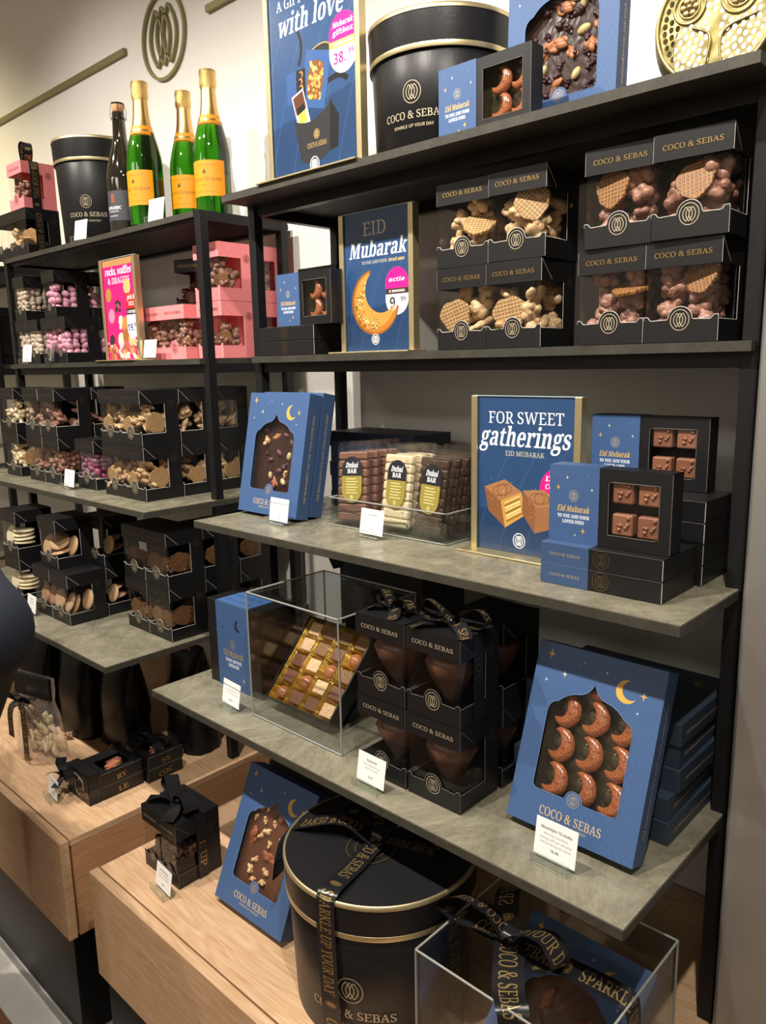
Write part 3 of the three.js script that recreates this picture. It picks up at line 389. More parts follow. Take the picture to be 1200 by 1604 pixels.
// crescent bonbon
const speck = noiseTex(128, (u, v) => { const a = tn(u, v, 5, 5, 2), b = tn(u, v, 9, 9, 7), n = tn(u, v, 2, 2, 5); if (b > 0.5) return [50, 44, 26]; if (a > 0.55) return [200, 140, 80]; return [cl(150 + n * 26), cl(80 + n * 20), cl(48 + n * 12)]; }, true);
const moonM = std(0xffffff, 0.26, { map: speck, clearcoat: 0.6, clearcoatRoughness: 0.15 });
const MOON = (() => { const n = 22, m = 12, pos = [], uv = [], idx = []; const R = 0.62; for (let i = 0; i <= n; i++) { const t = i / n, a = -2.05 + t * 4.1, q = 0.38 * Math.pow(Math.max(0.02, Math.sin(Math.PI * t)), 0.7), cx = Math.cos(a) * R, cy = Math.sin(a) * R; for (let j = 0; j <= m; j++) { const b = j / m * TAU; const rr = q * Math.cos(b); pos.push(cx + Math.cos(a) * rr, cy + Math.sin(a) * rr, q * 0.8 * Math.sin(b)); uv.push(t * 1.4, j / m); } } for (let i = 0; i < n; i++) for (let j = 0; j < m; j++) { const a = i * (m + 1) + j, b = a + m + 1; idx.push(a, b, a + 1, b, b + 1, a + 1); } const g = new THREE.BufferGeometry(); g.setAttribute('position', new THREE.Float32BufferAttribute(pos, 3)); g.setAttribute('uv', new THREE.Float32BufferAttribute(uv, 2)); g.setIndex(idx); g.computeVertexNormals(); return g; })();
const trayM = std(lin(0.075, 0.06, 0.032), 0.22, { metalness: 0.5 });
const EDGE = { up: 0 };
function moonBox(o, where, rows = 4, cols = 3) {
  const t = part(o, 'tray', (() => { const gs = [BX(0.16, 0.2, 0.002, 0, 0.118, -0.0265)]; for (let r = 0; r < rows; r++) for (let c = 0; c < cols; c++) gs.push(new THREE.SphereGeometry(0.0085, 16, 10).scale(1, 1.2, 0.4).translate(-0.047 + c * 0.0405, 0.064 + r * 0.0455, -0.0248)); return merge(gs); })(), trayM);
  for (let r = 0; r < rows; r++) for (let c = 0; c < cols; c++) { const b = solo('moon_bonbon', MOON, moonM, `copper speckled crescent bonbon in the ${where}`, 'bonbon', [0, 0, 0], [0, 0, 0], `crescent bonbons in the ${where}`); inside(o, b, [-0.0445 + c * 0.0405, 0.064 + r * 0.0455, -0.0145], [0, -0.1, -0.2]); b.scale.setScalar(0.0275); }
}
// chocolate tablet with toppings
const NUT = rockGeo(77, 5, 0.3), PECAN = (() => { const g = rockGeo(81, 9, 0.34); g.scale(1.3, 0.55, 0.8); g.computeVertexNormals(); return g; })(), BERRY = rockGeo(91, 7, 0.34), PISTA = new THREE.SphereGeometry(1, 12, 8).scale(1, 0.55, 0.6);
const slabBump = noiseTex(128, (u, v) => { const a = 128 + tn(u, v, 2, 2, 1) * 70; return [cl(a), cl(a), cl(a)]; });
const topM = { nut: C.nut, pecan: choc(0.34, 0.13, 0.05, 0.4), berry: choc(0.035, 0.01, 0.016, 0.35), pista: choc(0.5, 0.4, 0.18, 0.5), petal: choc(0.075, 0.02, 0.035, 0.5), crumb: choc(0.62, 0.46, 0.24, 0.6), brown: choc(0.3, 0.09, 0.04, 0.5) };
function tablet(o, where, dark, tops, seed, words) {
  const rnd = rng(seed), t = new THREE.Group(); t.name = numbered('chocolate_tablet'); scene.add(t); tag(t, `${words} in the ${where}`, 'chocolate'); inside(o, t, [0, 0.122, -0.0195]);
  part(t, 'slab', RB(0.142, 0.176, 0.011, 0.004, 3), std(dark ? lin(0.032, 0.014, 0.011) : lin(0.115, 0.045, 0.024), 0.3, { bumpMap: slabBump, bumpScale: 0.0012 }));
  for (const [k, x, y, s] of tops) { const g = { nut: NUT, pecan: PECAN, berry: BERRY, pista: PISTA, crumb: NUT, petal: PISTA, brown: PECAN }[k]; const m = part(t, { nut: 'hazelnut', pecan: 'pecan', berry: 'berry', pista: 'pistachio', crumb: 'nut_crumb', petal: 'petal', brown: 'nut' }[k], g, topM[k], [x, y, 0.0065], [Math.PI / 2 + rnd() * 0.24 - 0.12, rnd() * 6.3, rnd() * 0.24 - 0.12]); m.scale.setScalar(s * 1.2); }
}
function scatter(seed, n, kinds, s0, s1, gap = 0.013) { const r = rng(seed), out = []; for (let k = 0; k < 900 && out.length < n; k++) { const x = (r() - 0.5) * 0.115, y = (r() - 0.5) * 0.145; if (out.some((q) => Math.hypot(q[1] - x, q[2] - y) < gap)) continue; out.push([kinds[Math.floor(r() * kinds.length)], x, y, s0 + r() * (s1 - s0)]); } return out; }

// right unit, lowest shelf: crescents box in front of a pile
{
  const w = 'large upright blue box at the front right'; const o = eidBox('upright blue arched box of copper crescent bonbons, right end of the lowest shelf', -0.4435, SH.R4, -0.795, 19.6 * D2R); moonBox(o, w);
  for (let i = 0; i < 5; i++) { const b = thing('flat_gift_box', `flat blue box, ${['lowest', 'second from the bottom', 'middle', 'second from the top', 'topmost'][i]} of the pile behind the crescent box`, 'gift box', [-0.4615 + [0, -0.004, 0.002, -0.003, 0][i], SH.R4 + 0.0155 + i * 0.0312, -0.905 - 0.0895 - 0.002 * (i % 2) + (i < 2 ? 0.025 : 0)], [0, 0.012, -0.01, 0.006, -0.004][i], 'flat boxes behind the crescent box');
    part(b, 'carton', RB(0.228, 0.0308, 0.178, 0.0008), std(lin(0.028, 0.043, 0.068), 0.45)); decal(b, 'lettering', sSide, 'pale', 0.15, 0.0094, [0.1145, 0, 0.0], [0, Math.PI / 2, 0]); if (i === 4) { part(b, 'window_recess', BX(0.12, 0.0004, 0.1, -0.02, 0.0156, 0.02), M.black); decal(b, 'crescent_print', stencil('moon', 64, 64, (g) => crescent(g, 32, 32, 26, '#fff', -0.4)), 'gold', 0.025, 0.025, [0.085, 0.0158, -0.05], [-Math.PI / 2, 0, 0]); } }
}
// right unit, middle shelf: two tablet boxes
{
  const a = 11.7 * D2R, o = eidBox('front blue arched box with dark berry tablet, left end of the middle right shelf', -1.183, SH.R3, -0.921, a);
  tablet(o, 'front blue box left of the bar tray', true, [['nut', -0.035, 0.022, 0.01], ['pecan', -0.01, 0.03, 0.008], ['petal', 0.02, 0.035, 0.007], ['berry', -0.03, -0.005, 0.006], ['petal', -0.02, -0.015, 0.007], ['petal', 0.005, 0.0, 0.008], ['pista', 0.035, -0.005, 0.007], ['pista', 0.04, 0.05, 0.007], ['berry', 0.025, -0.025, 0.008], ['nut', 0.03, -0.04, 0.008], ['brown', 0.0, -0.06, 0.009], ['pista', -0.015, -0.045, 0.006], ['pista', 0.025, -0.055, 0.007], ['petal', 0.01, -0.035, 0.008], ['berry', -0.04, 0.045, 0.007], ['petal', 0.04, 0.02, 0.007]], 5, 'dark tablet with nuts and petals');
  eidBox('second blue arched box standing right behind the berry tablet box', -1.183, SH.R3, -0.921 - 0.0335 / Math.cos(a), a);
  for (let i = 0; i < 5; i++) { const b = thing('flat_gift_box', `dark navy flat box, ${['lowest', 'second from the bottom', 'middle', 'second from the top', 'topmost'][i]} of the pile behind the chocolate bars`, 'gift box', [-1.07 + 0.003 * (i % 2), SH.R3 + 0.0155 + i * 0.0312, -1.155], 0.01 * (i % 3 - 1), 'flat boxes behind the bars'); part(b, 'carton', RB(0.235, 0.0308, 0.11, 0.0008), std(lin(0.012, 0.022, 0.045), 0.45)); decal(b, 'lettering', sSide, 'dim', 0.15, 0.0094, [0, 0, 0.0555]); }
}
// lower plinth: tablet box leaning, dark box behind
{
  const a = 24 * D2R, o = eidBox('blue arched box with milk nut tablet on the lower oak plinth', -0.979, SH.P, -0.679, a, 0.02);
  tablet(o, 'blue box on the lower oak plinth', false, [...scatter(41, 22, ['nut', 'crumb', 'crumb', 'nut'], 0.006, 0.0095, 0.017), ['brown', 0.012, 0.055, 0.014], ['brown', -0.045, 0.0, 0.014], ['brown', 0.0, -0.02, 0.012], ['brown', 0.048, 0.02, 0.012]], 15, 'milk chocolate tablet with nut crumbs');
  const b = thing('shallow_gift_box', 'flat black box leaning behind the nut tablet box on the lower plinth', 'gift box', [-0.972, SH.P + 0.017, -0.679 - 0.05]); b.rotation.set(-a, 0, 0); part(b, 'carton', RB(0.2, 0.265, 0.035, 0.001).translate(0, 0.1325, -0.0175), M.carton); part(b, 'lid_edge', tubeOf([[-0.1, 0.266, -0.008], [0.1, 0.266, -0.008]], 0.0006, 2, 4), M.darkcut);
}
// top of the right unit: fruit and nut tablet
{
  const o = eidBox('blue arched box with fruit and pecan tablet on top of the right unit', -0.633, SH.RT, -1.052, 2 * D2R, 0.0);
  tablet(o, 'blue box on top of the right unit', true, [['pecan', 0.0, 0.045, 0.014], ['pecan', -0.01, 0.0, 0.015], ['pecan', 0.042, -0.012, 0.012], ['pecan', -0.035, -0.005, 0.011], ['pecan', 0.012, -0.016, 0.01], ['pista', 0.03, 0.048, 0.009], ['pista', 0.03, 0.01, 0.009], ['pista', 0.016, 0.055, 0.007], ['pista', 0.02, -0.045, 0.008], ['pista', -0.035, -0.03, 0.008], ['pecan', 0.056, 0.01, 0.012], ['pecan', -0.01, -0.055, 0.012], ...scatter(33, 34, ['berry'], 0.005, 0.0085, 0.013)], 21, 'dark tablet with pecans and berries');
}
// ---------------------------------------------------------------- sleeve boxes
const sleeveTex = ctex(384, 512, (g, w, h) => { g.fillStyle = BLUE; g.fillRect(0, 0, w, h); const gold = '#d9ab4a'; for (const [x, y, r, c] of [[70, 150, 22, gold], [140, 80, 16, '#d9cfa8'], [330, 150, 14, '#d5dae6'], [270, 430, 24, gold], [210, 462, 12, '#d9cfa8'], [60, 60, 5, '#d5dae6'], [300, 60, 5, '#d5dae6'], [90, 440, 4, '#d5dae6']]) star4(g, x, y, r, c); logo(g, 192, 200, 36, '#a9a184', 3.5); txt(g, 'Eid Mubarak', 192, 288, 54, { bold: 1, skew: 0.22, w: 250, c: '#dcb35a' }); txt(g, 'TO YOU AND YOUR', 192, 338, 32, { bold: 1, w: 246 }); txt(g, 'LOVED ONES', 192, 374, 32, { bold: 1, w: 170 }); });
const sleeveM = std(0xffffff, 0.48, { map: sleeveTex });
const moundM = [std(lin(0.26, 0.11, 0.06), 0.35), std(lin(0.22, 0.09, 0.05), 0.35)];
function sleeveBox(label, p, ry, content, where, w = 0.165, h = 0.098, d = 0.03, lean = 0) {
  const o = thing('sleeve_gift_box', label, 'gift box', p, ry), sw = w * 0.43, t = 0.0008; o.rotation.order = 'YXZ'; o.rotation.x = -lean;
  const x0 = -w / 2 + sw, hx = x0 + (w / 2 - x0) / 2 - 0.001, hw = 0.066, hh = h * 0.68;
  const f = shapeOf([[-w / 2, 0], [w / 2, 0], [w / 2, h], [-w / 2, h]]), hole = new THREE.Path(); [[hx - hw / 2, (h - hh) / 2], [hx + hw / 2, (h - hh) / 2], [hx + hw / 2, (h + hh) / 2], [hx - hw / 2, (h + hh) / 2]].forEach(([x, y], i) => (i ? hole.lineTo(x, y) : hole.moveTo(x, y))); f.holes.push(hole);
  part(o, 'carton', merge(slab(f, t).translate(0, 0, -t), BX(w, t, d - t, 0, t / 2, -d / 2 - t / 2), BX(w, t, d - t, 0, h - t / 2, -d / 2 - t / 2), BX(t, h, d - t, w / 2 - t / 2, h / 2, -d / 2 - t / 2), BX(t, h, d - t, -w / 2 + t / 2, h / 2, -d / 2 - t / 2), BX(w, h, t, 0, h / 2, -d + t / 2)), M.carton);
  part(o, 'window_film', PL(hw + 0.002, hh + 0.002), M.film, [hx, h / 2, -t - 0.0006]);
  part(o, 'cut_edge', tubeOf([[hx - hw / 2, (h - hh) / 2, 0.0002], [hx + hw / 2, (h - hh) / 2, 0.0002], [hx + hw / 2, (h + hh) / 2, 0.0002], [hx - hw / 2, (h + hh) / 2, 0.0002], [hx - hw / 2, (h - hh) / 2, 0.0002]], 0.0004, 40, 4), M.darkcut);
  part(o, 'corner_edge', tubeOf([[w / 2 + 0.0002, 0.001, 0], [w / 2 + 0.0002, h - 0.001, 0]], 0.0004, 2, 4), M.darkcut);
  const sl = part(o, 'paper_sleeve', merge(BX(sw + 0.0006, 0.0008, d + 0.0016, -w / 2 + sw / 2 - 0.0003, h + 0.0004, -d / 2), BX(sw, 0.0004, d + 0.001, -w / 2 + sw / 2, 0.0003, -d / 2), BX(sw + 0.0006, h, 0.0006, -w / 2 + sw / 2 - 0.0003, h / 2, -d - 0.0003)), M.blue);
  part(sl, 'sleeve_print', BX(sw + 0.0006, h + 0.0008, 0.0008).translate(-w / 2 + sw / 2 - 0.0003, h / 2 + 0.0004, 0.0005), sleeveM);
  part(o, 'tray', BX(w - 0.004, h - 0.004, 0.002, 0, h / 2, -d * 0.72), content === 'moon' ? trayM : M.black);
  for (let r = 0; r < 2; r++) for (let c = 0; c < 2; c++) {
    const b = content === 'moon' ? solo('moon_bonbon', MOON, moonM, `copper speckled crescent bonbon in the ${where}`, 'bonbon', [0, 0, 0], [0, 0, 0], `crescent bonbons in the ${where}`) : solo('square_bonbon', CUBEB, moundM[(r + c) % 2], `square milk chocolate bonbon in the ${where}`, 'bonbon', [0, 0, 0], [0, 0, 0], `square bonbons in the ${where}`);
    inside(o, b, content === 'moon' ? [hx - 0.013 + c * 0.033, h / 2 - 0.017 + r * 0.034, -0.011] : [hx - 0.016 + c * 0.034, h / 2 - 0.02 + r * 0.041, -0.0115], [0, 0, content === 'moon' ? -0.5 : 0]); if (content === 'moon') b.scale.setScalar(0.0225);
  }
  return o;
}
const CUBEB = (() => { const gs = [RB(0.028, 0.028, 0.016, 0.003, 3)], r = rng(4); for (let i = 0; i < 7; i++) gs.push(new THREE.SphereGeometry(0.0016 + r() * 0.0015, 8, 6).translate((r() - 0.5) * 0.02, (r() - 0.5) * 0.02, 0.008)); return merge(gs); })();
sleeveBox('standing sleeve box of crescent bonbons on top of the right unit', [-0.703, SH.RT, -0.968], 0, 'moon', 'sleeve box on top of the right unit', 0.158);
sleeveBox('standing sleeve box of square bonbons in front, middle right shelf', [-0.4525, SH.R3 + 0.0556, -0.893], 0, 'cube', 'front standing sleeve box beside the gatherings sign', 0.165, 0.1, 0.031);
sleeveBox('standing sleeve box of square bonbons at the back, middle right shelf', [-0.4735, SH.R3 + 0.1112, -1.048], 0, 'cube', 'rear standing sleeve box by the post', 0.17, 0.1, 0.031);
sleeveBox('standing sleeve box of crescent bonbons left of the Eid sign', [-1.139, SH.R2 + 0.0556, -1.0], -0.03, 'moon', 'sleeve box left of the Eid sign', 0.157, 0.0965, 0.03);
{ const b = solo('plain_gift_box', RB(0.11, 0.112, 0.03, 0.001), M.carton, 'plain black box standing behind the sleeve box left of the Eid sign', 'gift box', [-1.16, SH.R2 + 0.0556 + 0.0562, -1.07]); }
function flatSleeve(label, p, w, d, sleeve, group) {
  const o = thing('flat_sleeve_box', label, 'gift box', p, 0, group), h = 0.0275; part(o, 'carton', RB(w, h - 0.0004, d, 0.0008).translate(0, h / 2, -d / 2), M.carton);
  if (sleeve) { const sw = w * 0.42; const s = part(o, 'paper_sleeve', RB(sw, h + 0.0002, d + 0.0016, 0.0006).translate(-w / 2 + sw / 2 - 0.0006, h / 2, -d / 2), M.blue); decal(s, 'lettering', sBrand, 'pale', 0.046, 0.0072, [-w / 2 + sw / 2, h * 0.5, 0.0012]); }
  decal(o, 'emblem', sLogo, 'dim', 0.026, 0.026, [w * (sleeve ? 0.02 : -0.02), h * 0.22 + 0.0085, 0.0005]); part(o, 'corner_edge', tubeOf([[w / 2 + 0.0002, 0.001, 0.0002], [w / 2 + 0.0002, h - 0.001, 0.0002]], 0.0004, 2, 4), M.cut);
  return o;
}
for (let i = 0; i < 2; i++) flatSleeve(`flat black box with blue sleeve, ${i ? 'upper' : 'lower'} of the pair on the middle right shelf`, [-0.4525, SH.R3 + i * 0.0277, -0.875], 0.166, 0.1, true);
for (let i = 0; i < 4; i++) flatSleeve(`plain flat black box, ${['lowest', 'second', 'third', 'top'][i]} of the four behind the sleeve pair`, [-0.446, SH.R3 + i * 0.0277, -0.981], 0.166, 0.1, false);
for (let i = 0; i < 2; i++) flatSleeve(`flat black box, ${i ? 'upper' : 'lower'} of the pair left of the Eid sign`, [-1.19, SH.R2 + i * 0.0277, -0.995], 0.165, 0.1, false);
// ---------------------------------------------------------------- framed signs
function sign(label, x, y, z, w, h, tex, ry = 0) {
  const o = thing('framed_sign', label, 'sign', [x, y, z], ry), f = 0.0095;
  part(o, 'base_plate', RB(w + 0.018, 0.003, 0.05, 0.0008).translate(0, 0.0015, 0.006), M.goldframe);
  for (const s of [-1, 1]) part(o, 'side_rail', merge(RB(0.011, h, 0.0035, 0.0008).translate(s * (w / 2 - 0.0055), h / 2 + 0.003, 0.0035), RB(0.0025, h, 0.016, 0.0006).translate(s * (w / 2 - 0.0013), h / 2 + 0.003, -0.003)), M.goldframe);
  part(o, 'poster', BX(w - 0.006, h - 0.001, 0.0015).translate(0, h / 2 + 0.003, 0), std(0xffffff, 0.3, { map: tex, clearcoat: 0.5, clearcoatRoughness: 0.06 }));
  part(o, 'top_edge', BX(w, 0.0014, 0.005).translate(0, h + 0.0033, 0), std(lin(0.3, 0.4, 0.42), 0.3));
  return o;
}
function badge(g, x, y, w, h, a, band, price, cents, c1 = '#e5198c', cb = '#c9a45a', tilt = 0) { // rounded price badge
  g.save(); g.translate(x, y); g.rotate(tilt); const r = w / 2; g.beginPath(); g.moveTo(-r, 0); g.arc(0, -h / 2 + r, r, Math.PI, 0); g.lineTo(r, h / 2 - r); g.arc(0, h / 2 - r, r, 0, Math.PI); g.closePath(); g.fillStyle = '#eceaf6'; g.fill(); g.save(); g.clip(); g.fillStyle = c1; g.fillRect(-r, -h / 2, w, h * 0.44); g.fillStyle = cb; g.fillRect(-r, -h * 0.06, w, h * 0.12); g.restore();
  a.forEach((s, i) => txt(g, s, 0, -h * 0.25 + (i - (a.length - 1) / 2) * h * 0.13, h * 0.12, { bold: 1, skew: 0.2, w: w * 0.72 })); if (band) txt(g, band, 0, 0, h * 0.07, { f: 'sans-serif', bold: 1, w: w * 0.7 });
  txt(g, price, -w * 0.13, h * 0.24, h * (price.length < 3 ? 0.32 : 0.25), { f: 'sans-serif', bold: 1, c: c1 === '#e5198c' && cb !== '#3a2a22' ? c1 : '#333b3a' }); txt(g, cents, w * 0.27, h * 0.18, h * 0.14, { f: 'sans-serif', bold: 1, c: cb !== '#3a2a22' ? c1 : '#333b3a' }); g.restore();
}
const POSTBLUE = '#264874', POSTDEEP = '#1e3b62';
function bluePoster(g, w, h) { g.fillStyle = POSTBLUE; g.fillRect(0, 0, w, h); g.fillStyle = POSTDEEP; g.beginPath(); g.moveTo(0, h * 0.74); g.lineTo(w, h * 0.62); g.lineTo(w, h); g.lineTo(0, h); g.fill(); g.strokeStyle = 'rgba(120,160,210,0.13)'; g.lineWidth = 9; for (let i = -3; i < 7; i++) { g.beginPath(); g.moveTo(i * w / 4, h); g.quadraticCurveTo(i * w / 4 + w * 0.2, h * 0.5, i * w / 4 + w * 0.5, h * 0.2); g.stroke(); } }
const tGift = ctex(700, 990, (g, w, h) => {
  bluePoster(g, w, h); txt(g, 'A GIFT TO SHARE', w / 2, 150, 66, { w: 520 }); txt(g, 'with love', w / 2, 250, 132, { bold: 1, skew: 0.2, w: 500 });
  g.fillStyle = '#15161a'; g.strokeStyle = '#101116'; g.lineWidth = 18; g.beginPath(); g.moveTo(250, 300); g.quadraticCurveTo(300, 380, 250, 460); g.stroke();
  g.fillStyle = '#26282c'; g.beginPath(); g.ellipse(400, 445, 92, 42, -0.2, 0, 7); g.fill(); g.fillStyle = '#b9995a'; g.lineWidth = 6; g.strokeStyle = '#b9995a'; g.stroke();
  g.save(); g.translate(372, 560); g.rotate(0.25); g.fillStyle = '#33588f'; g.fillRect(-95, -140, 190, 260); g.fillStyle = '#7a4a26'; g.beginPath(); g.ellipse(0, -5, 62, 92, 0, 0, 7); g.fill(); const r = rng(3); for (let i = 0; i < 60; i++) { g.fillStyle = ['#c98d48', '#e0b070', '#8b4a22', '#a8a050'][i % 4]; g.beginPath(); g.arc((r() - 0.5) * 100, -5 + (r() - 0.5) * 160, 6 + r() * 7, 0, 7); g.fill(); } g.restore();
  g.fillStyle = '#15171c'; g.fillRect(150, 480, 150, 150); g.fillStyle = '#31558b'; g.fillRect(150, 480, 78, 150); for (let i = 0; i < 4; i++) crescent(g, 265 - (i % 2) * 5, 505 + i * 32, 17, '#c9803f', 2.6);
  g.save(); g.translate(255, 660); g.rotate(-0.3); g.fillStyle = '#cfc9c2'; g.fillRect(-48, -80, 96, 180); g.fillStyle = '#5a3420'; g.fillRect(-40, -70, 80, 90); g.fillStyle = '#b5b24a'; g.fillRect(-30, 20, 60, 60); g.fillStyle = '#15161a'; g.fillRect(-30, -10, 60, 32); g.restore();
  g.save(); g.translate(0, 62); g.fillStyle = '#2b2c30'; g.beginPath(); g.moveTo(200, 650); g.quadraticCurveTo(340, 720, 500, 600); g.lineTo(470, 840); g.quadraticCurveTo(370, 900, 250, 860); g.fill(); g.fillStyle = '#17181b'; g.beginPath(); g.moveTo(480, 600); g.lineTo(545, 690); g.lineTo(530, 830); g.lineTo(470, 840); g.fill(); g.strokeStyle = '#15161a'; g.lineWidth = 26; g.beginPath(); g.moveTo(470, 520); g.quadraticCurveTo(560, 490, 610, 540); g.stroke(); logo(g, 372, 742, 22, '#bfa566', 3); txt(g, 'COCO & SEBAS', 372, 790, 32, { w: 150, c: '#bfa566' }); g.restore();
  badge(g, 585, 434, 200, 270, ['Mubarak', 'giftbox'], 'LIMITED EDITION', '38.', '99'); logo(g, w / 2, 945, 36, '#fff', 4.5);
});
const tEid = ctex(700, 990, (g, w, h) => {
  bluePoster(g, w, h); txt(g, 'EID', w * 0.48, 120, 130, { w: 235, c: '#c9c3a8' }); txt(g, 'Mubarak', w * 0.52, 265, 150, { bold: 1, skew: 0.2, w: 560 }); txt(g, 'TO YOU AND YOUR', 330, 355, 30, { w: 250, c: '#d8cfae' }); txt(g, 'loved ones', 545, 355, 36, { w: 150, bold: 1, skew: 0.2, c: '#e3c376' });
  badge(g, 545, 575, 215, 330, ['actie'], '8 MOONS', '9.', '99', '#e5198c', '#3a2a22');
  crescent(g, 330, 640, 235, '#8f5524', -0.8, 0.44); crescent(g, 334, 636, 222, '#b87530', -0.8, 0.46); crescent(g, 326, 628, 196, '#cf9344', -0.8, 0.5); const r = rng(12); for (let i = 0; i < 260; i++) { const a = 0.6 + r() * 3.4, q = 130 + r() * 95; const x = 345 + Math.cos(a + 0.9) * q, y = 640 + Math.sin(a + 0.6) * q * 0.95; const px = g.getImageData(Math.round(x), Math.round(y), 1, 1).data; if (px[0] < 150) continue; g.fillStyle = ['#f2cf86', '#6c6a2c', '#8a4a1c', '#f6dfa6'][i % 4]; g.beginPath(); g.arc(x, y, 2 + r() * 6, 0, 7); g.fill(); } logo(g, w * 0.47, 905, 38, '#e8e6da', 5);
});
function bonbonCube(g, x, y, s, rot, cut) { g.save(); g.translate(x, y); g.rotate(rot); const poly = (c, ...p) => { g.fillStyle = c; g.beginPath(); p.forEach(([a, b], i) => (i ? g.lineTo(a * s, b * s) : g.moveTo(a * s, b * s))); g.fill(); }; poly('#a87650', [-0.6, -0.45], [0.2, -0.62], [0.75, -0.2], [-0.05, 0.02]); poly('#8a5a3a', [-0.6, -0.45], [-0.05, 0.02], [0, 0.85], [-0.55, 0.3]); poly(cut ? '#c89a4c' : '#9a6a46', [-0.05, 0.02], [0.75, -0.2], [0.78, 0.5], [0, 0.85]); if (cut) for (let i = 0; i < 8; i++) { g.strokeStyle = ['#e6c67e', '#8d6a2a', '#f0d99a'][i % 3]; g.lineWidth = s * 0.05; g.beginPath(); g.moveTo(0.08 * s, (0.1 + i * 0.08) * s); g.lineTo(0.66 * s, (-0.08 + i * 0.075) * s); g.stroke(); } g.strokeStyle = '#7d5234'; g.lineWidth = s * 0.03; g.beginPath(); g.ellipse(0.05 * s, -0.3 * s, 0.36 * s, 0.17 * s, -0.1, 0, 7); g.stroke(); g.beginPath(); g.ellipse(0.05 * s, -0.3 * s, 0.18 * s, 0.17 * s, -0.1, 0, 7); g.stroke(); g.restore(); }
const tSweet = ctex(700, 890, (g, w, h) => { bluePoster(g, w, h); txt(g, 'FOR SWEET', w * 0.5, 118, 92, { w: 500 }); txt(g, 'gatherings', w * 0.5, 225, 150, { bold: 1, skew: 0.2, w: 600 }); txt(g, 'EID MUBARAK', w * 0.5, 318, 38, { w: 260, c: '#d6cba6' });
  badge(g, 575, 545, 240, 330, ['Dubai', 'Coco box'], '', '14.', '99'); bonbonCube(g, 200, 590, 190, -0.15, true); bonbonCube(g, 440, 610, 175, 0.1, false); const r = rng(8); for (let i = 0; i < 60; i++) { g.fillStyle = ['#c89b5a', '#7a7a38', '#e0be84'][i % 3]; g.fillRect(120 + r() * 160, 470 + r() * 160, 4, 4); g.fillRect(380 + r() * 150, 500 + r() * 170, 4, 4); } logo(g, w * 0.46, 815, 42, '#fff', 5); });
const tPink = ctex(560, 860, (g, w, h) => { g.fillStyle = '#d81279'; g.fillRect(0, 0, w, h); g.fillStyle = '#b98a58'; g.fillRect(0, 0, w, 60); txt(g, 'rocks, waffles', w * 0.5, 105, 84, { bold: 1, skew: 0.2, w: 430 }); txt(g, '& DRAGEES', w * 0.5, 185, 70, { w: 360 }); const r = rng(6), blob = (x, y, s, c) => { g.fillStyle = c; for (let i = 0; i < 9; i++) { g.beginPath(); g.arc(x + (r() - 0.5) * s * 1.4, y + (r() - 0.5) * s * 1.6, s * (0.25 + r() * 0.25), 0, 7); g.fill(); } }, disc = (x, y, a, b, c) => { g.fillStyle = c; g.beginPath(); g.ellipse(x, y, a, b, 0.2, 0, 7); g.fill(); };
  disc(405, 245, 56, 66, '#e8b878'); disc(95, 300, 46, 60, '#b98348'); blob(240, 400, 44, '#3a2220'); blob(240, 395, 24, '#8a6a62'); disc(120, 480, 52, 62, '#ea8fa6'); blob(290, 540, 60, '#ead9c2'); disc(330, 560, 44, 70, '#c98c4e'); disc(100, 690, 44, 50, '#3c2426'); disc(250, 690, 50, 66, '#f0dfc0'); disc(330, 660, 46, 66, '#a9683a'); disc(430, 690, 56, 74, '#eec48c'); disc(300, 780, 52, 74, '#b06a3c');
  for (let i = 0; i < 46; i++) blob(r() * w, 730 + r() * 130, 24 + r() * 14, ['#d9ae6c', '#c78f4e', '#7a3c24', '#f0cfd2', '#e9dcc0', '#a1623a', '#d45a7c'][i % 7]);
  g.fillStyle = '#e0261f'; g.fillRect(370, 300, 170, 130); txt(g, 'pick &', 455, 335, 52, { bold: 1, skew: 0.2, w: 120 }); txt(g, 'MIX', 455, 390, 50, { w: 90 }); g.fillStyle = '#2a1a1e'; g.fillRect(370, 430, 170, 52); txt(g, '3 DOOSJES', 455, 457, 34, { bold: 1, f: 'sans-serif', w: 140 }); g.fillStyle = '#eceaf6'; g.beginPath(); g.moveTo(370, 482); g.lineTo(540, 482); g.lineTo(540, 600); g.arc(455, 600, 85, 0, Math.PI); g.fill(); txt(g, '19.', 425, 590, 82, { bold: 1, f: 'sans-serif', c: '#23305e' }); txt(g, '99', 505, 570, 50, { bold: 1, f: 'sans-serif', c: '#23305e' }); });
sign('blue A4 sign with love in gold frame on top of the right unit', -1.0565, SH.RT, -0.966, 0.2365, 0.335, tGift);
sign('blue Eid Mubarak sign with golden crescent in gold frame', -0.9765, SH.R2, -1.031, 0.1785, 0.241, tEid);
sign('blue sweet gatherings sign with two bonbons in gold frame', -0.627, SH.R3, -0.972, 0.188, 0.237, tSweet);
sign('pink rocks, waffles and dragees sign in gold frame', -1.842, SH.L2, -1.012, 0.174, 0.247, tPink);
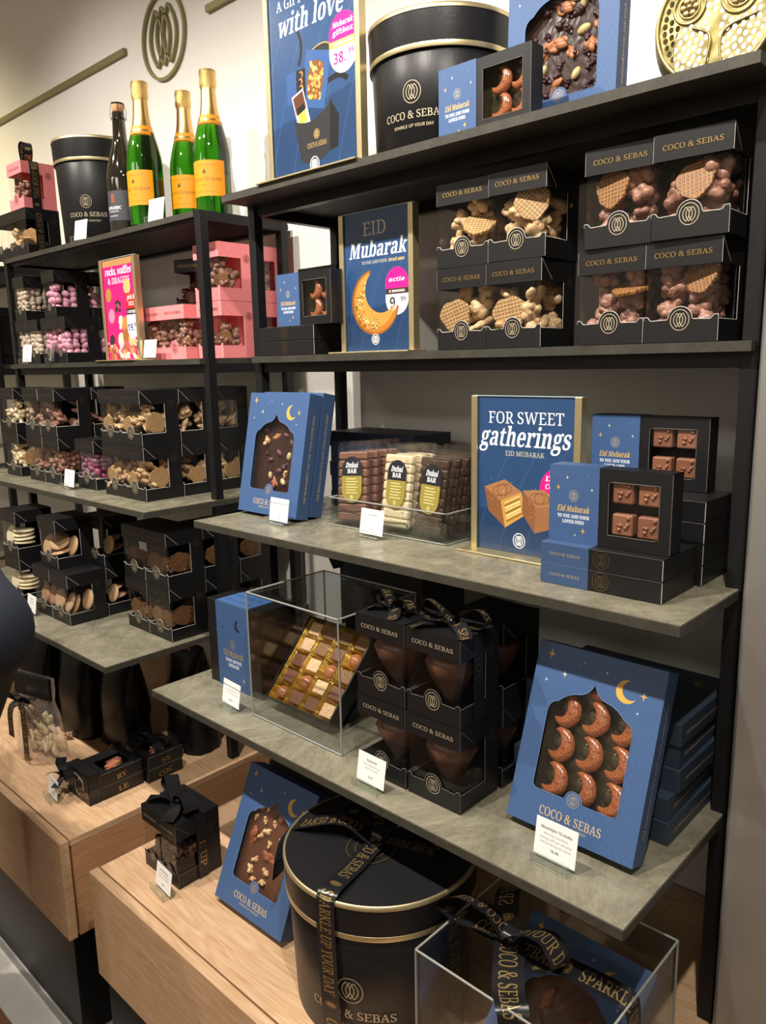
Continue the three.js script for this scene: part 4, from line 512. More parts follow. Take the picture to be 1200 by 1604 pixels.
// ---------------------------------------------------------------- price stands
const HOLD = merge(BX(0.05, 0.004, 0.022, 0, 0.002, 0), BX(0.05, 0.014, 0.0075, 0, 0.007, 0.0072), BX(0.05, 0.014, 0.0075, 0, 0.007, -0.0072));
function priceStand(label, p, ry, lines, price, cw = 0.056, chh = 0.043) {
  const o = thing('price_stand', label, 'price card', p, ry); const hd = part(o, 'acrylic_holder', HOLD, M.acrylicSolid); part(hd, 'polished_edge', tubeOf([[-0.025, 0.014, 0.011], [0.025, 0.014, 0.011], [0.025, 0.0005, 0.011], [-0.025, 0.0005, 0.011], [-0.025, 0.014, 0.011]], 0.0005, 40, 4), M.acrylicEdge);
  const t = ctex(360, 276, (g, w, h) => { g.fillStyle = '#fbfbfa'; g.fillRect(0, 0, w, h); lines.forEach((s, i) => txt(g, s, w / 2, 62 + i * 34 + (i ? 8 : 0), i ? 25 : 31, { f: 'sans-serif', bold: !i, c: i ? '#77777a' : '#3c3c40' })); g.strokeStyle = '#b9b9bc'; g.lineWidth = 1.5; g.beginPath(); g.moveTo(20, 216); g.lineTo(130, 216); g.moveTo(230, 216); g.lineTo(340, 216); g.stroke(); txt(g, price, w / 2, 216, 30, { f: 'sans-serif', bold: 1, c: '#333338' }); });
  part(o, 'card', BX(cw, chh, 0.0006).translate(0, chh / 2 + 0.006, 0), std(0xffffff, 0.6, { map: t }), [0, 0, 0], [-0.16, 0, 0]);
  return o;
}
priceStand('price card of the crescent box at the front right corner', [-0.436, SH.R4, -0.753], -0.02, ['Moontjes 12 stuks', 'Moontjes bonbons', 'honing saffraan pistache', 'met Eid Mubarak sleeve'], '18,90', 0.058, 0.047);
priceStand('price card in front of the ribboned diamond boxes', [-0.727, SH.R4, -0.731], -0.03, ['Diamond', 'Gevormgegoten van', 'melkchocolade'], '8,95');
priceStand('price card between the sleeve box and the clear case', [-1.103, SH.R4, -0.757], -0.08, ['Moment of Eid Mubarak', '20 x chocoladebonbons', 'met Eid Mubarak sleeve'], '20,95');
priceStand('price card leaning before the berry tablet box', [-1.112, SH.R3, -0.893], -0.05, ['Eid Mubarak tablet puur', 'Puur chocolade met rode', 'vruchten pistache en', 'Eid Mubarak sleeve'], '16,95');
priceStand('price card in front of the chocolate bar tray', [-0.8975, SH.R3, -0.919], -0.05, ['Dubai Bar', 'Melk, Wit, Puur'], '12,95');
priceStand('price card by the narrow ribboned boxes on the right plinth', [-1.158, SH.P, -0.626], -0.08, ['Vanilla Rocks', 'Puur chocoladerocks', 'gevuld met karamel'], '8,95');
priceStand('price card before the ribboned sliced box on the left plinth', [-1.619, SH.P, -0.63], -0.1, ['Snijkoekjes', 'Melk'], '9,95');
priceStand('price card before the milk rocks, middle left shelf', [-1.912, SH.L3, -0.867], -0.02, ['Rocks', 'Kies je favoriete smaak', '3 doosjes'], '19,99');
priceStand('price card before the white biscuits, lower left shelf', [-1.94, SH.L4, -0.752], -0.05, ['Koekjes', 'Chocoladekoekjes in', 'melk, wit of puur'], '8,95');
priceStand('price card before the pink rock boxes', [-1.722, SH.L2, -1.01], 0.0, ['Rocks & waffles', 'Wafels en rocks', 'in melkchocolade'], '9,95');
priceStand('price card at the left before the beige dragees', [-2.395, SH.L2, -0.995], 0.1, ['Dragees', 'Kies je favoriete smaak'], '9,95', 0.05, 0.05);
priceStand('price card seen edge on before the pink dragees', [-2.215, SH.L2, -0.995], -0.75, ['Dragees', 'roze'], '9,95', 0.05, 0.05);
priceStand('price card at the foot of the bottles', [-1.665, SH.LT, -1.018], 0.1, ['Champagne', 'brut'], '39,95', 0.056, 0.05);
priceStand('price card in front of the left hat box', [-2.03, SH.LT, -1.014], 0.1, ['Giftbox', 'SPARKLE UP YOUR DAY'], '24,95', 0.056, 0.05);
// ---------------------------------------------------------------- hat boxes
function hatBox(label, p, r0, r1, h, lidH, ry, print = 0.16, printY = 0.4) {
  const o = thing('hat_box', label, 'hat box', p, 0), rl = r1 + 0.004, m = std(lin(0.01, 0.01, 0.0115), 0.4, { specularIntensity: 0.6, bumpMap: rep(plasterBump, 2, 0.6), bumpScale: 0.00025 });
  part(o, 'drum', lathe([[0.001, 0.001], [r0, 0.001], [r1, h - 0.01], [0.001, h - 0.01]], 96), m);
  const lid = part(o, 'lid', lathe([[0.001, h], [rl - 0.001, h], [rl, h - 0.001], [rl - (r1 - r0) * lidH / h, h - lidH], [r1 - 0.002, h - lidH]], 96), m);
  part(lid, 'gold_rim', lathe([[rl - 0.003, h + 0.0008], [rl + 0.0006, h + 0.0008], [rl + 0.0008, h - 0.0055], [rl, h - 0.0055]], 96), M.goldframe);
  const rb = rl - (r1 - r0) * lidH / h; part(lid, 'gold_band', lathe([[rb, h - lidH + 0.0075], [rb + 0.001, h - lidH + 0.0075], [rb + 0.0008, h - lidH], [rb - 0.001, h - lidH]], 96), M.goldframe);
  const ph = print * 0.664, rr = (y) => r0 + (r1 - r0) * y / h + 0.0008, yb = h * printY - ph / 2, half = print / 2 / ((r0 + r1) / 2);
  part(o, 'lettering', new THREE.CylinderGeometry(rr(yb + ph), rr(yb), ph, 40, 1, true, ry - half, half * 2).translate(0, yb + ph / 2, 0), ink(sHat, 'pale'));
  return o;
}
hatBox('black hat box with gold rims on top of the right unit', [-0.872, SH.RT, -1.09], 0.112, 0.119, 0.203, 0.058, 0.24, 0.11, 0.34);
hatBox('tall black hat box left of the bottles on the left unit', [-2.118, SH.LT, -1.128], 0.1, 0.111, 0.27, 0.06, 0.72, 0.11, 0.33);
const bigHat = hatBox('large black hat box wrapped with printed ribbon on the right plinth', [-0.727, SH.P, -0.752], 0.132, 0.141, 0.232, 0.053, 0.42, 0.135, 0.3);
// ---------------------------------------------------------------- ribbons and bows
const ribTex = ctex(2048, 96, (g, w, h) => { g.fillStyle = '#17171a'; g.fillRect(0, 0, w, h); let x = 40; for (const s of ['COCO & SEBAS', '@', 'SPARKLE UP YOUR DAY', '@']) { if (s === '@') { logo(g, x + 40, 48, 26, '#c9ab6c', 4); x += 130; } else { txt(g, s, x, 50, 76, { al: 'left', c: '#c9ab6c', w: s.length * 52 }); x += s.length * 52 + 60; } } }); ribTex.wrapS = THREE.RepeatWrapping;
const ribMask = ctex(2048, 96, (g, w, h) => { g.fillStyle = '#000'; g.fillRect(0, 0, w, h); let x = 40; for (const s of ['COCO & SEBAS', '@', 'SPARKLE UP YOUR DAY', '@']) { if (s === '@') { logo(g, x + 40, 48, 26, '#00f', 4); x += 130; } else { txt(g, s, x, 50, 76, { al: 'left', c: '#00f', w: s.length * 52 }); x += s.length * 52 + 60; } } }, false); ribMask.wrapS = THREE.RepeatWrapping;
const ribPrint = std(0xffffff, 0.3, { map: ribTex, metalnessMap: ribMask, metalness: 0.8, side: THREE.DoubleSide });
const kareemTex = ctex(1024, 96, (g, w, h) => { g.fillStyle = '#141416'; g.fillRect(0, 0, w, h); txt(g, 'Ramadan Kareem', 30, 50, 70, { al: 'left', skew: 0.15, w: 600, bold: 1, c: '#c9ab6c' }); logo(g, 760, 48, 28, '#c9ab6c', 4); }); kareemTex.wrapS = THREE.RepeatWrapping;
const ribKareem = std(0xffffff, 0.35, { map: kareemTex, side: THREE.DoubleSide });
function ribbon(pts, side, width, u0 = 0, period = 0.36, seg = 40, flip = 1) { // pts: centre line; side: vector or list of vectors across the ribbon
  const c = new THREE.CatmullRomCurve3(pts.map((p) => V(...p)), false, 'centripetal'), sides = Array.isArray(side[0]) ? new THREE.CatmullRomCurve3(side.map((p) => V(...p)), false, 'centripetal') : null, s0 = sides ? null : V(...side);
  const pos = [], uv = [], idx = [], L = c.getLength(); for (let i = 0; i <= seg; i++) { const t = i / seg, p = c.getPointAt(t), tan = c.getTangentAt(t); let s = (sides ? sides.getPoint(t) : s0.clone()); s.addScaledVector(tan, -s.dot(tan)).normalize(); for (let k = 0; k < 2; k++) { const f = (k - 0.5) * width; pos.push(p.x + s.x * f, p.y + s.y * f, p.z + s.z * f); uv.push(u0 + flip * t * L / period, k); } }
  for (let i = 0; i < seg; i++) { const a = i * 2; idx.push(a, a + 2, a + 1, a + 1, a + 2, a + 3); } const g = new THREE.BufferGeometry(); g.setAttribute('position', new THREE.Float32BufferAttribute(pos, 3)); g.setAttribute('uv', new THREE.Float32BufferAttribute(uv, 2)); g.setIndex(idx); g.computeVertexNormals(); return g;
}
function bow(o, p, L, wd, ry, m = ribPrint, tails = 1, lift = 0.3) { // bow with two loops, knot and tails, in the frame of o
  const q = new THREE.Group(); q.name = 'bow'; q.position.set(...p); q.rotation.y = ry; o.add(q);
  for (const s of [-1, 1]) {
    part(q, 'loop', ribbon([[0, 0.001, 0], [s * L * 0.35, L * lift * 0.9, 0.003], [s * L * 0.8, L * lift * 1.15, 0.002 * s], [s * L, L * lift * 0.5, 0], [s * L * 0.78, L * 0.04, -0.003], [s * L * 0.35, L * 0.03, -0.002], [0, 0.001, 0]], [[0, 0.2, 1], [0.2 * s, 0.4, 1], [0.1, 0.1, 1], [0, -0.1, 1], [0, 0.15, 1]], wd, s * 0.37, 0.36, 44), m);
    if (tails) part(q, 'tail', ribbon([[0, 0.0, 0], [s * L * 0.3, L * 0.1, L * 0.25], [s * L * 0.62, L * 0.02, L * 0.5], [s * L * 0.78, -L * 0.05 * tails, L * 0.72]], [[0.6, 0, 0.6], [0.5, 0.3, -0.6 * s], [0.8, 0.1, -0.7 * s]], wd * 0.95, 0.12 + s * 0.2, 0.36, 20), m);
  }
  part(q, 'knot', RB(wd * 0.75, wd * 0.6, wd * 0.8, wd * 0.25, 3), M.ribbon, [0, wd * 0.12, 0]);
  return q;
}
// ribboned diamond boxes on the lowest shelf
const GEM = lathe([[0.0001, -1], [0.25, -0.85], [0.75, 0.0], [0.9, 0.45], [0.62, 0.78], [0.0001, 0.8]], 9);
{
  const y = SH.R4, h = 0.1249, S = WBD.dark, gm = choc(0.1, 0.045, 0.028, 0.35);
  const spots = [[-0.731, -0.763, 0, 'front left, bottom row'], [-0.633, -0.763, 0, 'front right, bottom row'], [-0.731, -0.763, 1, 'front left, top row'], [-0.633, -0.763, 1, 'front right, top row'], [-0.628, -0.8575, 0, 'back, bottom row'], [-0.628, -0.8575, 1, 'back, top row']];
  spots.forEach(([x, z, r, ph], i) => { const pos = `${ph} on the lowest right shelf`, b = windowBox('dark', [x, y + r * h, z - S[1] / 2], i > 3 ? -0.02 : 0, 'chocolate diamond', pos);
    putIn(b, 'chocolate_diamond', GEM, gm, `faceted brown chocolate diamond in the box at the ${ph}`, 'chocolate', [0.0, 0.055, 0.0], [0, i * 0.7, 0], 0.044);
    if (r && i < 4) { const w = 0.022, hh = S[2]; part(b, 'ribbon_band', merge(BX(0.0006, hh, w, S[0] / 2 + 0.0014, hh / 2, 0.004), BX(0.0006, hh, w, -S[0] / 2 - 0.0014, hh / 2, 0.004), BX(S[0] + 0.003, 0.0006, w, 0, hh + 0.0008, 0.004)), M.ribbon); bow(b, [i === 2 ? -0.004 : 0.004, hh + 0.004, 0.004], i === 2 ? 0.042 : 0.056, 0.021, i === 2 ? -0.25 : 0.1, ribPrint, i === 2 ? 1 : 0.6, 0.42); decal(b, 'lettering', stencil('you', 64, 200, (g) => { g.translate(32, 100); g.rotate(Math.PI / 2); txt(g, 'YOU', 0, 0, 52, { w: 150 }); }), 'dim', 0.018, 0.056, [S[0] / 2 + 0.0021, 0.075, 0.004], [0, Math.PI / 2, 0]); }
  });
}
// narrow ribboned pair on the right plinth
{
  const S = WBD.slim; const bs = [-1.2285, -1.1705].map((x, i) => { const pos = `${i ? 'right' : 'left'} narrow ribboned box on the right plinth`; const b = windowBox('slim', [x, SH.P, -0.651 - S[1] / 2], 0, 'dark chocolate rocks', pos); fill(b, S, 'darkrock', pos, { top: 0.072, seed: 400 + i }); return b; });
  const o = thing('ribbon_wrap', 'black satin ribbon and bow tied round the narrow box pair', 'ribbon', [-1.1995, SH.P, -0.651 - S[1] / 2 - 0.006], 0), w = 0.022, hx = 0.0605;
  part(o, 'band', merge(BX(0.0006, 0.127, w, hx, 0.064, 0), BX(0.0006, 0.127, w, -hx, 0.064, 0), BX(2 * hx, 0.0006, w, 0, 0.1285, 0)), M.ribbon); bow(o, [0.0, 0.133, 0.004], 0.062, 0.03, -0.2, M.ribbon, 0.3, 0.42); decal(o, 'lettering', stencil('eup', 64, 200, (g) => { g.translate(32, 100); g.rotate(Math.PI / 2); txt(g, 'E UP', 0, 0, 56, { w: 170 }); }), 'gold', 0.02, 0.0625, [hx + 0.0008, 0.05, 0], [0, Math.PI / 2, 0]);
}
// big hat box ribbon
{
  const o = thing('printed_ribbon', 'black ribbon printed with gold letters draped over the large hat box', 'ribbon', [-0.727, SH.P, -0.752]), R = 0.1465, h = 0.2345, n = V(0, 0, 1);
  const around = (a) => [Math.sin(a) * R, Math.cos(a) * R];
  const [ax, az] = around(0.22); part(o, 'hanging_band', ribbon([[0, h + 0.004, 0.0], [ax * 0.5, h + 0.002, az * 0.5], [ax * 0.97, h + 0.002, az * 0.97], [ax * 1.0, h - 0.012, az * 1.0], [ax * 0.985, 0.12, az * 0.985], [ax * 0.945, 0.01, az * 0.945]], [az, 0, -ax], 0.03, 0.02, 0.34, 60), ribPrint);
  part(o, 'loose_tail', ribbon([[0.0, h + 0.006, 0.01], [-0.05, h + 0.02, 0.02], [-0.1, h + 0.01, 0.045], [-0.142, h - 0.012, 0.06], [-0.158, h - 0.06, 0.066], [-0.162, h - 0.1, 0.07]], [[-0.1, 0, -1], [-0.35, -0.1, -1], [-0.5, 0, -0.9], [-0.35, 0, -1], [-0.3, 0, -1]], 0.032, -0.06, 0.34, 40), ribPrint);
  part(o, 'back_loop', ribbon([[0, h + 0.005, 0], [-0.03, h + 0.03, -0.02], [-0.075, h + 0.035, -0.03], [-0.1, h + 0.012, -0.03], [-0.06, h + 0.004, -0.015], [0, h + 0.005, 0]], [0, 0.1, 1], 0.03, 0.5, 0.34, 30), ribPrint); part(o, 'back_loop', ribbon([[0, h + 0.005, 0], [0.03, h + 0.03, -0.02], [0.07, h + 0.03, -0.03], [0.09, h + 0.008, -0.03], [0.05, h + 0.004, -0.015], [0, h + 0.005, 0]], [0, 0.1, 1], 0.03, 0.2, 0.34, 30), ribPrint); part(o, 'knot', RB(0.026, 0.02, 0.026, 0.008, 3), M.ribbon, [0, h + 0.008, 0]);
  const disc = part(o, 'lid_emblem', PL(0.085, 0.085), ink(sLogo, 'dim'), [0.0, 0.2333, 0.02], [-Math.PI / 2, 0, 0.4]);
}
// ---------------------------------------------------------------- chocolate bars in a clear tray
{
  const tx = -0.897, tw = 0.274, tz = -0.953, td = 0.118, th = 0.052;
  const o = thing('bar_tray', 'clear plastic tray holding the wrapped chocolate bars', 'tray', [tx, SH.R3, tz]), t = 0.002;
  part(o, 'tray_shell', merge(BX(tw, t, td, 0, t / 2, -td / 2), BX(tw, th, t, 0, th / 2, -t / 2), BX(tw, th, t, 0, th / 2, -td + t / 2), BX(t, th, td, tw / 2, th / 2, -td / 2), BX(t, th, td, -tw / 2, th / 2, -td / 2)), M.acrylic);
  part(o, 'tray_rim', tubeOf([[-tw / 2, th, 0], [tw / 2, th, 0], [tw / 2, th, -td], [-tw / 2, th, -td], [-tw / 2, th, 0]], 0.0014, 60, 6), M.acrylicEdge); part(o, 'foot_rim', tubeOf([[-tw / 2, 0.0016, 0], [tw / 2, 0.0016, 0], [tw / 2, 0.0016, -td]], 0.0013, 40, 6), M.acrylicEdge);
  const labT = ctex(220, 400, (g, w, h) => { g.fillStyle = '#93853a'; g.fillRect(0, 0, w, h); g.fillStyle = '#1a1c24'; g.fillRect(0, 0, w, h * 0.42); txt(g, 'Dubai', w / 2, 74, 62, { bold: 1, skew: 0.2, w: 140 }); txt(g, 'BAR', w / 2, 126, 52, { bold: 1, w: 104 }); for (let i = 0; i < 6; i++) { g.fillStyle = '#d9d9a2'; g.fillRect(46, 190 + i * 24, i % 2 ? 128 : 110, 6); } logo(g, w / 2, 352, 18, '#d9d9a2', 2); });
  const labShape = (() => { const a = 0.0225, b = 0.042, s = new THREE.Shape(); s.moveTo(-a, -b + a); s.absarc(0, -b + a, a, Math.PI, TAU, false); s.lineTo(a, b - a); s.absarc(0, b - a, a, 0, Math.PI, false); s.lineTo(-a, -b + a); return uvBox(slab(s, 0.0003, 12), -a, -b, 2 * a, 2 * b); })();
  const barGeo = (() => { const gs = []; for (let i = 0; i < 8; i++) gs.push(RB(0.066, 0.0158, 0.013, 0.0045, 2).translate(0, 0.011 + i * 0.0158, 0)); return merge(gs); })();
  const kinds = { milk: [std(lin(0.24, 0.115, 0.07), 0.35), []], white: [std(lin(0.8, 0.7, 0.46), 0.4), [topM.brown, topM.pista]], dark: [std(lin(0.04, 0.017, 0.012), 0.28), [topM.pecan, topM.nut]] };
  const wrapM = std(0xffffff, 0.06, { transmission: 1, thickness: 0, ior: 1.45, bumpMap: rep(noiseTex(128, (u, v) => { const a = 128 + tn(u, v, 5, 5, 3) * 90; return [cl(a), cl(a), cl(a)]; }), 2, 2), bumpScale: 0.004 });
  const crumbG = NUT;
  for (const [kind, x, n, dz0, ang] of [['milk', -0.094, 4, 0, 0.12], ['white', 0.003, 3, 0.006, -0.05], ['dark', 0.083, 4, 0.0, -0.12]]) for (let i = 0; i < n; i++) {
    const b = thing('chocolate_bar', `${kind} chocolate bar in clear wrap, ${['first', 'second', 'third', 'fourth'][i]} from the front in its row of the tray`, 'chocolate bar', [tx + x + (kind === 'dark' ? 0.004 * i : 0.003 * i), SH.R3 + 0.0068, tz - 0.018 - dz0 - i * 0.0225], 0); b.rotation.order = 'YXZ'; b.rotation.set(-0.16, ang, (kind === 'milk' ? 0.07 : kind === 'dark' ? -0.02 : 0.01));
    part(b, 'bar', barGeo, kinds[kind][0]); part(b, 'wrapper', RB(0.069, 0.142, 0.0165, 0.004, 2).translate(0, 0.0705, 0), wrapM); part(b, 'wrapper_seam', RB(0.07, 0.007, 0.0012, 0.0004).translate(0, 0.1445, 0), wrapM);
    const r = rng(700 + i); if (kinds[kind][1].length) part(b, 'crumbs', mergeGeometries(Array.from({ length: 60 }, () => { const s = 0.0009 + r() * 0.0014; return crumbG.clone().scale(s, s, s * 0.6).translate((r() - 0.5) * 0.056, 0.008 + r() * 0.12, 0.0064); })), kinds[kind][1][0]).userData.kind = 'stuff';
    if (i === 0) part(b, 'paper_label', labShape, std(0xffffff, 0.5, { map: labT }), [0.002, 0.078, 0.0087]);
  }
}
// ---------------------------------------------------------------- clear cases
function clearCase(label, p, w, h, d, parts5 = true) { // origin: base centre
  const o = thing('acrylic_case', label, 'display case', p), t = 0.003;
  for (const [nm, g] of [['front_pane', BX(w, h, t, 0, h / 2, d / 2 - t / 2)], ['back_pane', BX(w, h, t, 0, h / 2, -d / 2 + t / 2)], ['side_pane', BX(t, h, d - 2 * t, w / 2 - t / 2, h / 2, 0)], ['side_pane', BX(t, h, d - 2 * t, -w / 2 + t / 2, h / 2, 0)], ['top_pane', BX(w, t, d, 0, h + t / 2, 0)]]) part(o, nm, g, M.acrylic);
  const e = 0.0016, H = h + t; const edge = (a, b) => part(o, 'polished_edge', tubeOf([a, b], e, 1, 6), M.acrylicEdge);
  for (const x of [-1, 1]) { for (const z of [-1, 1]) edge([x * w / 2, 0, z * d / 2], [x * w / 2, H, z * d / 2]); edge([x * w / 2, H, -d / 2], [x * w / 2, H, d / 2]); } for (const z of [-1, 1]) { edge([-w / 2, H, z * d / 2], [w / 2, H, z * d / 2]); edge([-w / 2, 0.0016, z * d / 2], [w / 2, 0.0016, z * d / 2]); }
  return o;
}
{
  clearCase('clear acrylic case over the open bonbon assortment', [-0.938, SH.R4, -0.8595], 0.228, 0.222, 0.181);
  const tilt = 43 * D2R, S = 0.166, o = thing('assortment_box', 'open black box of gold foil bonbon compartments tilted inside the clear case', 'bonbon box', [-0.968, SH.R4 + 0.0255, -0.798]); o.rotation.x = -tilt; const T = 0.03;
  part(o, 'tray_carton', merge(BX(S, S, 0.002, 0, S / 2, -T), BX(S, 0.002, T, 0, 0.001, -T / 2), BX(S, 0.002, T, 0, S - 0.001, -T / 2), BX(0.002, S, T, S / 2, S / 2, -T / 2), BX(0.002, S, T, -S / 2, S / 2, -T / 2)), M.carton);
  const foil = std(lin(0.83, 0.56, 0.13), 0.22, { metalness: 1, bumpMap: rep(slabBump, 3, 3), bumpScale: 0.001 });
  part(o, 'foil_lining', BX(S - 0.005, S - 0.005, 0.001, 0, S / 2, -0.021), foil); const nx = 4, ny = 5, cw = (S - 0.006) / nx, chh = (S - 0.006) / ny;
  for (let i = 0; i <= nx; i++) part(o, 'foil_divider', BX(0.0012, S - 0.005, 0.019, -S / 2 + 0.003 + i * cw, S / 2, -0.0115), foil); for (let j = 1; j < ny; j++) part(o, 'foil_divider', BX(S - 0.005, 0.0012, 0.012, 0, 0.003 + j * chh, -0.015), foil);
  const splash = noiseTex(64, (u, v) => { const a = tn(u, v, 4, 4, 3); return a > 0.34 ? [186, 44, 26] : [246, 226, 178]; }, true), gild = noiseTex(64, (u, v) => { const a = tn(u, v, 5, 5, 8); return a > 0.3 ? [214, 176, 110] : [104, 62, 42]; }, true);
  const mats = { dome: [new THREE.SphereGeometry(0.0135, 24, 14).scale(1, 1, 0.8), std(lin(0.42, 0.15, 0.06), 0.2, { clearcoat: 0.5 }), 'glossy copper dome bonbon'], white: [RB(0.029, 0.024, 0.013, 0.0025, 2), std(0xffffff, 0.35, { map: splash }), 'white bonbon with red splashes'], gilt: [RB(0.029, 0.024, 0.013, 0.0025, 2), std(0xffffff, 0.35, { map: gild }), 'milk bonbon dusted with gold'], milk: [RB(0.029, 0.023, 0.013, 0.002, 2), std(lin(0.2, 0.085, 0.05), 0.3), 'plain milk chocolate bonbon'] };
  const lay = [['dome', 'milk', 'milk', 'white'], ['milk', 'dome', 'white', 'milk'], ['milk', 'white', 'dome', 'gilt'], ['white', 'gilt', 'milk', 'dome'], ['white', 'milk', 'gilt', 'gilt']];
  lay.forEach((row, j) => row.forEach((k, i) => { const b = solo('bonbon', mats[k][0], mats[k][1], `${mats[k][2]} in the open gold assortment box`, 'bonbon', [0, 0, 0], [0, 0, 0], `${mats[k][2]}s in the assortment`); inside(o, b, [-S / 2 + 0.003 + (i + 0.5) * cw, 0.003 + (j + 0.5) * chh, -0.0135]); }));
  const wd = solo('display_wedge', slab(shapeOf([[0, 0], [0.085, 0], [0.085, 0.068]]), 0.14).rotateY(Math.PI / 2).translate(-0.07, 0, 0), M.carton, 'black wedge propping the tilted assortment box', 'stand', [-0.968, SH.R4, -0.845]);
}
{ // black box with blue sleeve, standing beside the case
  const w = 0.16, h = 0.168, d = 0.088, o = thing('tall_sleeve_box', 'tall black box with blue crescent sleeve left of the clear case', 'gift box', [-1.163, SH.R4, -0.815 - d / 2]);
  part(o, 'carton', RB(w, h, d, 0.001).translate(0, h / 2, 0), M.carton); const t = ctex(360, 512, (g, W, H) => { g.fillStyle = BLUE; g.fillRect(0, 0, W, H); crescent(g, 250, 120, 34, '#15161c', -0.3); star4(g, 110, 60, 10, '#15161c'); star4(g, 70, 150, 14, '#15161c'); logo(g, 180, 240, 30, '#8d7d55', 3); txt(g, 'Eid Mubarak', 180, 300, 52, { bold: 1, skew: 0.2, w: 230, c: '#a08848' }); txt(g, 'TO YOU AND YOUR', 180, 342, 28, { bold: 1, w: 180 }); txt(g, 'LOVED ONES', 180, 372, 28, { bold: 1, w: 120 }); star4(g, 290, 440, 20, '#d9ab4a'); star4(g, 110, 430, 6, '#d9ab4a'); star4(g, 240, 490, 14, '#d9ab4a'); });
  const sl = part(o, 'paper_sleeve', RB(0.098, h + 0.0006, d + 0.0012, 0.0008).translate(-0.002, h / 2 + 0.0006, 0), M.blue); part(sl, 'sleeve_print', PL(0.098, h), std(0xffffff, 0.5, { map: t }), [-0.002, h / 2, d / 2 + 0.0011]);
  part(sl, 'sleeve_print', PL(0.096, 0.084), std(0xffffff, 0.5, { map: ctex(300, 256, (g) => { g.fillStyle = '#3d5f92'; g.fillRect(0, 0, 300, 256); ['EID MUBARAK', 'TO YOU AND', 'YOUR LOVED'].forEach((s, i) => txt(g, s, 150, 50 + i * 78, 46, { w: 250, c: '#1c2b46', rot: Math.PI })); }) }), [-0.002, h + 0.0012, 0], [-Math.PI / 2, 0, 0]);
}
{ // ramadan box with bow behind the case
  const o = thing('ribboned_gift_box', 'dark box with Ramadan Kareem ribbon bow behind the clear case', 'gift box', [-0.95, SH.R4, -1.06]); part(o, 'carton', RB(0.2, 0.236, 0.12, 0.001).translate(0, 0.118, 0), M.carton);
  part(o, 'ribbon_band', BX(0.03, 0.0008, 0.122, 0.02, 0.2366, 0), M.ribbon); part(o, 'ribbon_tail', ribbon([[0.02, 0.243, 0.03], [-0.03, 0.25, 0.045], [-0.09, 0.238, 0.06], [-0.13, 0.226, 0.066]], [0, 1, 0.25], 0.026, 0.62, 0.2, 24, -1), ribKareem);
  for (const s of [-1, 1]) part(o, 'ribbon_loop', ribbon([[0.02, 0.244, 0.03], [0.02 + s * 0.016, 0.275, 0.03], [0.02 + s * 0.048, 0.285, 0.032], [0.02 + s * 0.062, 0.262, 0.034], [0.02 + s * 0.03, 0.246, 0.034], [0.02, 0.244, 0.03]], [0, 0.15, 1], 0.024, 0.3, 0.3, 36), M.ribbon); part(o, 'knot', RB(0.018, 0.016, 0.018, 0.006, 3), M.ribbon, [0.02, 0.246, 0.031]);
}
{ // low clear case with ribbon and a tablet box inside
  const w = 0.236, d = 0.231, h = 0.212, cx = -0.441, cz = -0.7525; const cc = clearCase('clear acrylic case with satin bow at the bottom right on the plinth', [cx, SH.P, cz], w, h, d);
  const a = 48 * D2R, o = eidBox('blue arched box with milk tablet tilted inside the low clear case', cx + 0.02, SH.P + 0.004, cz + 0.098, a, 0.0); tablet(o, 'blue box in the low clear case', false, [['brown', -0.03, 0.03, 0.012], ['brown', 0.03, 0.02, 0.014], ['brown', 0.0, -0.03, 0.012], ['nut', 0.03, -0.05, 0.008]], 61, 'milk chocolate tablet with dark nuts');
  const rb = thing('satin_ribbon', 'wide black satin ribbon tied in a bow over the low clear case', 'ribbon', [cx - 0.035, SH.P + h + 0.006, cz + 0.03]); const m = ribPrint;
  part(rb, 'cross_band', ribbon([[-0.085, -0.19, -0.0], [-0.0855, -0.01, 0.0], [-0.08, 0.0, 0], [0, 0.003, 0], [0.15, 0.0, -0.015], [0.1555, -0.006, -0.015], [0.156, -0.19, -0.015]], [0, 0, -1], 0.034, 0.4, 0.36, 80), m);
  part(rb, 'loop', ribbon([[0, 0.006, 0], [-0.035, 0.03, 0.0], [-0.08, 0.028, 0.004], [-0.1, 0.006, 0.006], [-0.075, -0.001, 0.008], [-0.035, 0.003, 0.004], [0, 0.006, 0]], [0, 0.45, 1], 0.035, 0.02, 0.36, 40), m);
  part(rb, 'loop', ribbon([[0, 0.006, 0], [0.02, 0.03, 0.008], [0.058, 0.045, 0.01], [0.078, 0.02, 0.012], [0.05, 0.002, 0.012], [0, 0.006, 0]], [0.2, -0.2, -1], 0.036, 0.55, 0.36, 40), m);
  part(rb, 'tail', ribbon([[0, 0.006, 0], [0.018, 0.008, 0.03], [0.045, 0.001, 0.07], [0.06, 0.0, 0.085], [0.066, -0.03, 0.089], [0.068, -0.1, 0.09]], [1, 0, -0.35], 0.038, 0.0, 0.36, 40), m); part(rb, 'tail', ribbon([[0, 0.006, 0], [-0.02, 0.02, -0.02], [-0.035, 0.03, -0.05], [-0.03, 0.02, -0.075]], [1, 0.3, -0.3], 0.034, 0.3, 0.36, 24), m); part(rb, 'knot', RB(0.024, 0.02, 0.024, 0.008, 3), M.ribbon, [0, 0.009, 0]);
}
